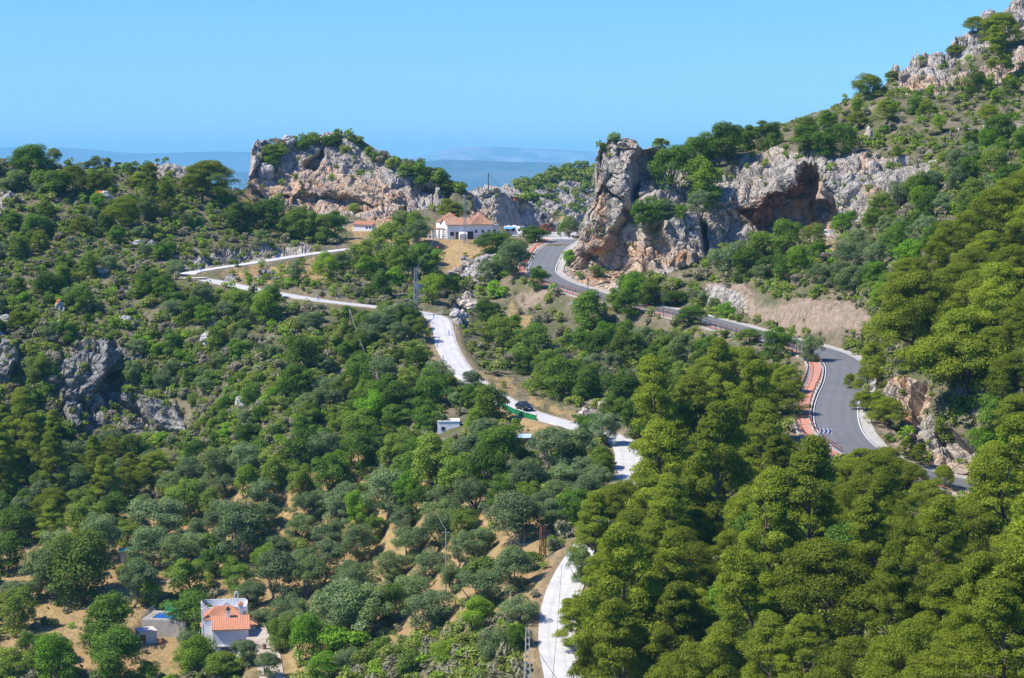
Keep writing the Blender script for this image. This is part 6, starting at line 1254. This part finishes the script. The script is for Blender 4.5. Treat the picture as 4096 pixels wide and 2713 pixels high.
# ---- boulders
def boulder(name, px, py, wpx, hpx, mat, label, seed, group=None, top=None, sink=.25):
    p = G(px, py); sc = p.y/FPX; w, h = wpx*sc, hpx*sc; bm = bmesh.new(); bmesh.ops.create_icosphere(bm, subdivisions=4, radius=.5)
    V_ = np.array([v.co[:] for v in bm.verts]); Q = V_+seed*3.1; f1, f2, v_, cv = cells(Q, .42, seed); ax = np.stack([np.cos(v_*39), np.sin(v_*57), np.cos(v_*91)], -1)
    d = 1+(v_-.5)*.35+(cv*ax).sum(-1)*.30-.16*np.exp(-((f2-f1)/.1)**2)+fbm(Q, .3, 4)*.12
    for v, k in zip(bm.verts, d): v.co = v.co*float(k)
    for v in bm.verts: v.co = Vector((v.co.x*w*1.05, v.co.y*w*.85, (v.co.z+.5-sink)*h*1.15))
    me = bpy.data.meshes.new(name); bm.to_mesh(me); bm.free(); me.materials.append(MT[mat])
    o = link(name, me, None, label=label, category='boulder', group=group); o.location = p
    if top:
        z = max(v.co.z for v in me.vertices); me.materials.append(MT[top])
        for f in me.polygons:
            if f.center.z > z*.72 and f.center.x < 0: f.material_index = 1
    return o
BO = [(410, 800, 80, 45, 'rock1', 'big pale boulder with an orange lichen patch on the left hillside', 'lichen'), (240, 1250, 34, 62, 'rock1', 'grey rock pillar capped with orange lichen on the left slope', 'lichen'), (500, 830, 70, 35, 'rock1', 'low grey boulder down right of the lichen boulder', None), (605, 985, 32, 30, 'rock1', 'rounded pale boulder above the hairpin, right of the pair', None), (550, 985, 60, 28, 'rock1', 'pale boulder pair above the hairpin', None),
 (175, 905, 30, 34, 'rock1', 'small dark grey boulder in the upper left scrub', None), (410, 1095, 50, 30, 'rock1', 'grey slab boulder left of the hairpin', None), (240, 1305, 40, 36, 'rock1', 'pale boulder under the lichen capped pillar', None), (20, 1300, 60, 60, 'rock1', 'grey boulder at the left picture edge above the crag', None), (500, 1285, 60, 36, 'rock1', 'pale boulder on the scrub slope above the left crag', None), (830, 1320, 80, 40, 'rock1', 'pale boulder in the middle of the left slope', None), (860, 1385, 90, 50, 'rock1', 'split grey boulder below the middle boulder of the left slope', None),
 (970, 1635, 60, 60, 'rock1', 'grey boulder on the scrub slope right of the lower crag', None), (2330, 1665, 60, 60, 'rock2', 'white boulder at the roadside, left of the pair', None), (2420, 1650, 55, 70, 'rock2', 'white boulder at the roadside, right of the pair', None), (1630, 1355, 70, 34, 'rock2', 'pale flat boulder below the round trees at the lane bend', None), (1060, 715, 60, 60, 'rock1', 'dark grey crag block standing at the upper left of the rocky hill', None), (1150, 592, 50, 44, 'rock1', 'dark pinnacle block on the rocky hill skyline', None), (3475, 560, 30, 60, 'rock2', 'upright pale rock in the hilltop scrub', None), (1890, 1240, 90, 50, 'rock2', 'pale bedrock boulder right of the lattice pylon', None), (1830, 1290, 60, 50, 'rock1', 'grey boulder beside the inner bend of the white lane', None)]
for i, (px, py, w_, h_, mt, lb, tp) in enumerate(BO): boulder('boulder', px, py, w_, h_, mt, lb, i+1, top=tp)
# rubble pile below the visitor building: stones one could count
rb = random.Random(8); pts = []
for i in range(62):
    t_ = rb.random(); px = 1990-190*t_+rb.uniform(-45, 45)*(.5+.5*t_); py = 1035+95*t_+rb.uniform(-34, 34); pts.append((px, py))
pts.sort()
protoS = [None]*4
for i, (px, py) in enumerate(pts):
    k = i % 4; s = rb.uniform(.5, 1.25)
    if protoS[k] is None: o = boulder('rubble_stone', px, py, 30, 22, 'rock1', '', 30+k); protoS[k] = o
    else: o = protoS[k].copy(); COL.objects.link(o); o.location = G(px, py)
    o.scale = (s, s, s); o.rotation_euler = (rb.uniform(-.4, .4), rb.uniform(-.4, .4), rb.uniform(0, 6)); o['group'] = 'stones of the rubble pile below the visitor building'
    o['label'] = 'grey angular stone in the rubble pile left of the upper asphalt bend'; o['category'] = 'stone'
# ---- agave, palms, picnic benches
e = emp('agave', G(2350, 2590), 0, 'blue grey agave rosette on the bank right of the white lane', 'agave')
m = MB()
for i in range(22):
    a = i*2.4; el = .35+.9*(i/22); L = 1.5; d = Vector((math.cos(a)*math.cos(el), math.sin(a)*math.cos(el), math.sin(el))); s = Vector((-math.sin(a), math.cos(a), 0)); m.poly([s*-.12, d*L*.5+s*-.13, d*L, d*L*.5+s*.13, s*.12])
bmesh.ops.solidify(m.bm, geom=m.bm.faces[:], thickness=.03); m.build('leaves', 'agavegreen', e)
def palm(px, py, label, s=1., h=.9):
    e = emp('dwarf_palm', G(px, py), 0, label, 'palm', None, s); MB().bar((0, 0, -.2), (0, 0, h), .16).build('trunk', 'bark', e); m = MB()
    for i in range(26):
        a = i*2.4; el = -.2+1.5*(i/26); c_ = Vector((0, 0, h)); d = Vector((math.cos(a)*math.cos(el), math.sin(a)*math.cos(el), math.sin(el))); q = Vector((-math.sin(a), math.cos(a), 0))
        for j in range(7):
            f = (j-3)*.28; dd = (d*math.cos(f)+q*math.sin(f)).normalized(); st = c_+d*.55; m.poly([c_+d*.5, st+dd*.25+q*.03, st+dd*.75-Vector((0, 0, .12)), st+dd*.25-q*.03])
    m.build('fronds', 'palmgreen', e)
palm(1115, 2520, 'small fan palm at the right side of the villa driveway'); palm(2300, 1690, 'fan palm clump on the bank left of the white boulders', 1.3, .5); palm(1550, 2370, 'low fan palm beside a grey stone in the grove', .8, .3); palm(1945, 1470, 'fan palm on the bank above the white lane', 1., .5)
for i, (px, py) in enumerate(((2268, 922), (2285, 921), (2300, 920))):
    e = emp('picnic_bench', G(px, py), .3*i, ('left', 'middle', 'right')[i]+' of three dark picnic benches under the tree beyond the car park', 'bench', 'picnic benches'); MB().box(-.8, .8, -.35, .35, .68, .74).build('table_top', 'brownwood', e); MB().box(-.8, .8, -.8, -.55, .4, .45).box(-.8, .8, .55, .8, .4, .45).build('seat', 'brownwood', e); MB().box(-.6, -.5, -.7, .7, 0, .66).box(.5, .6, -.7, .7, 0, .66).build('leg', 'brownwood', e)
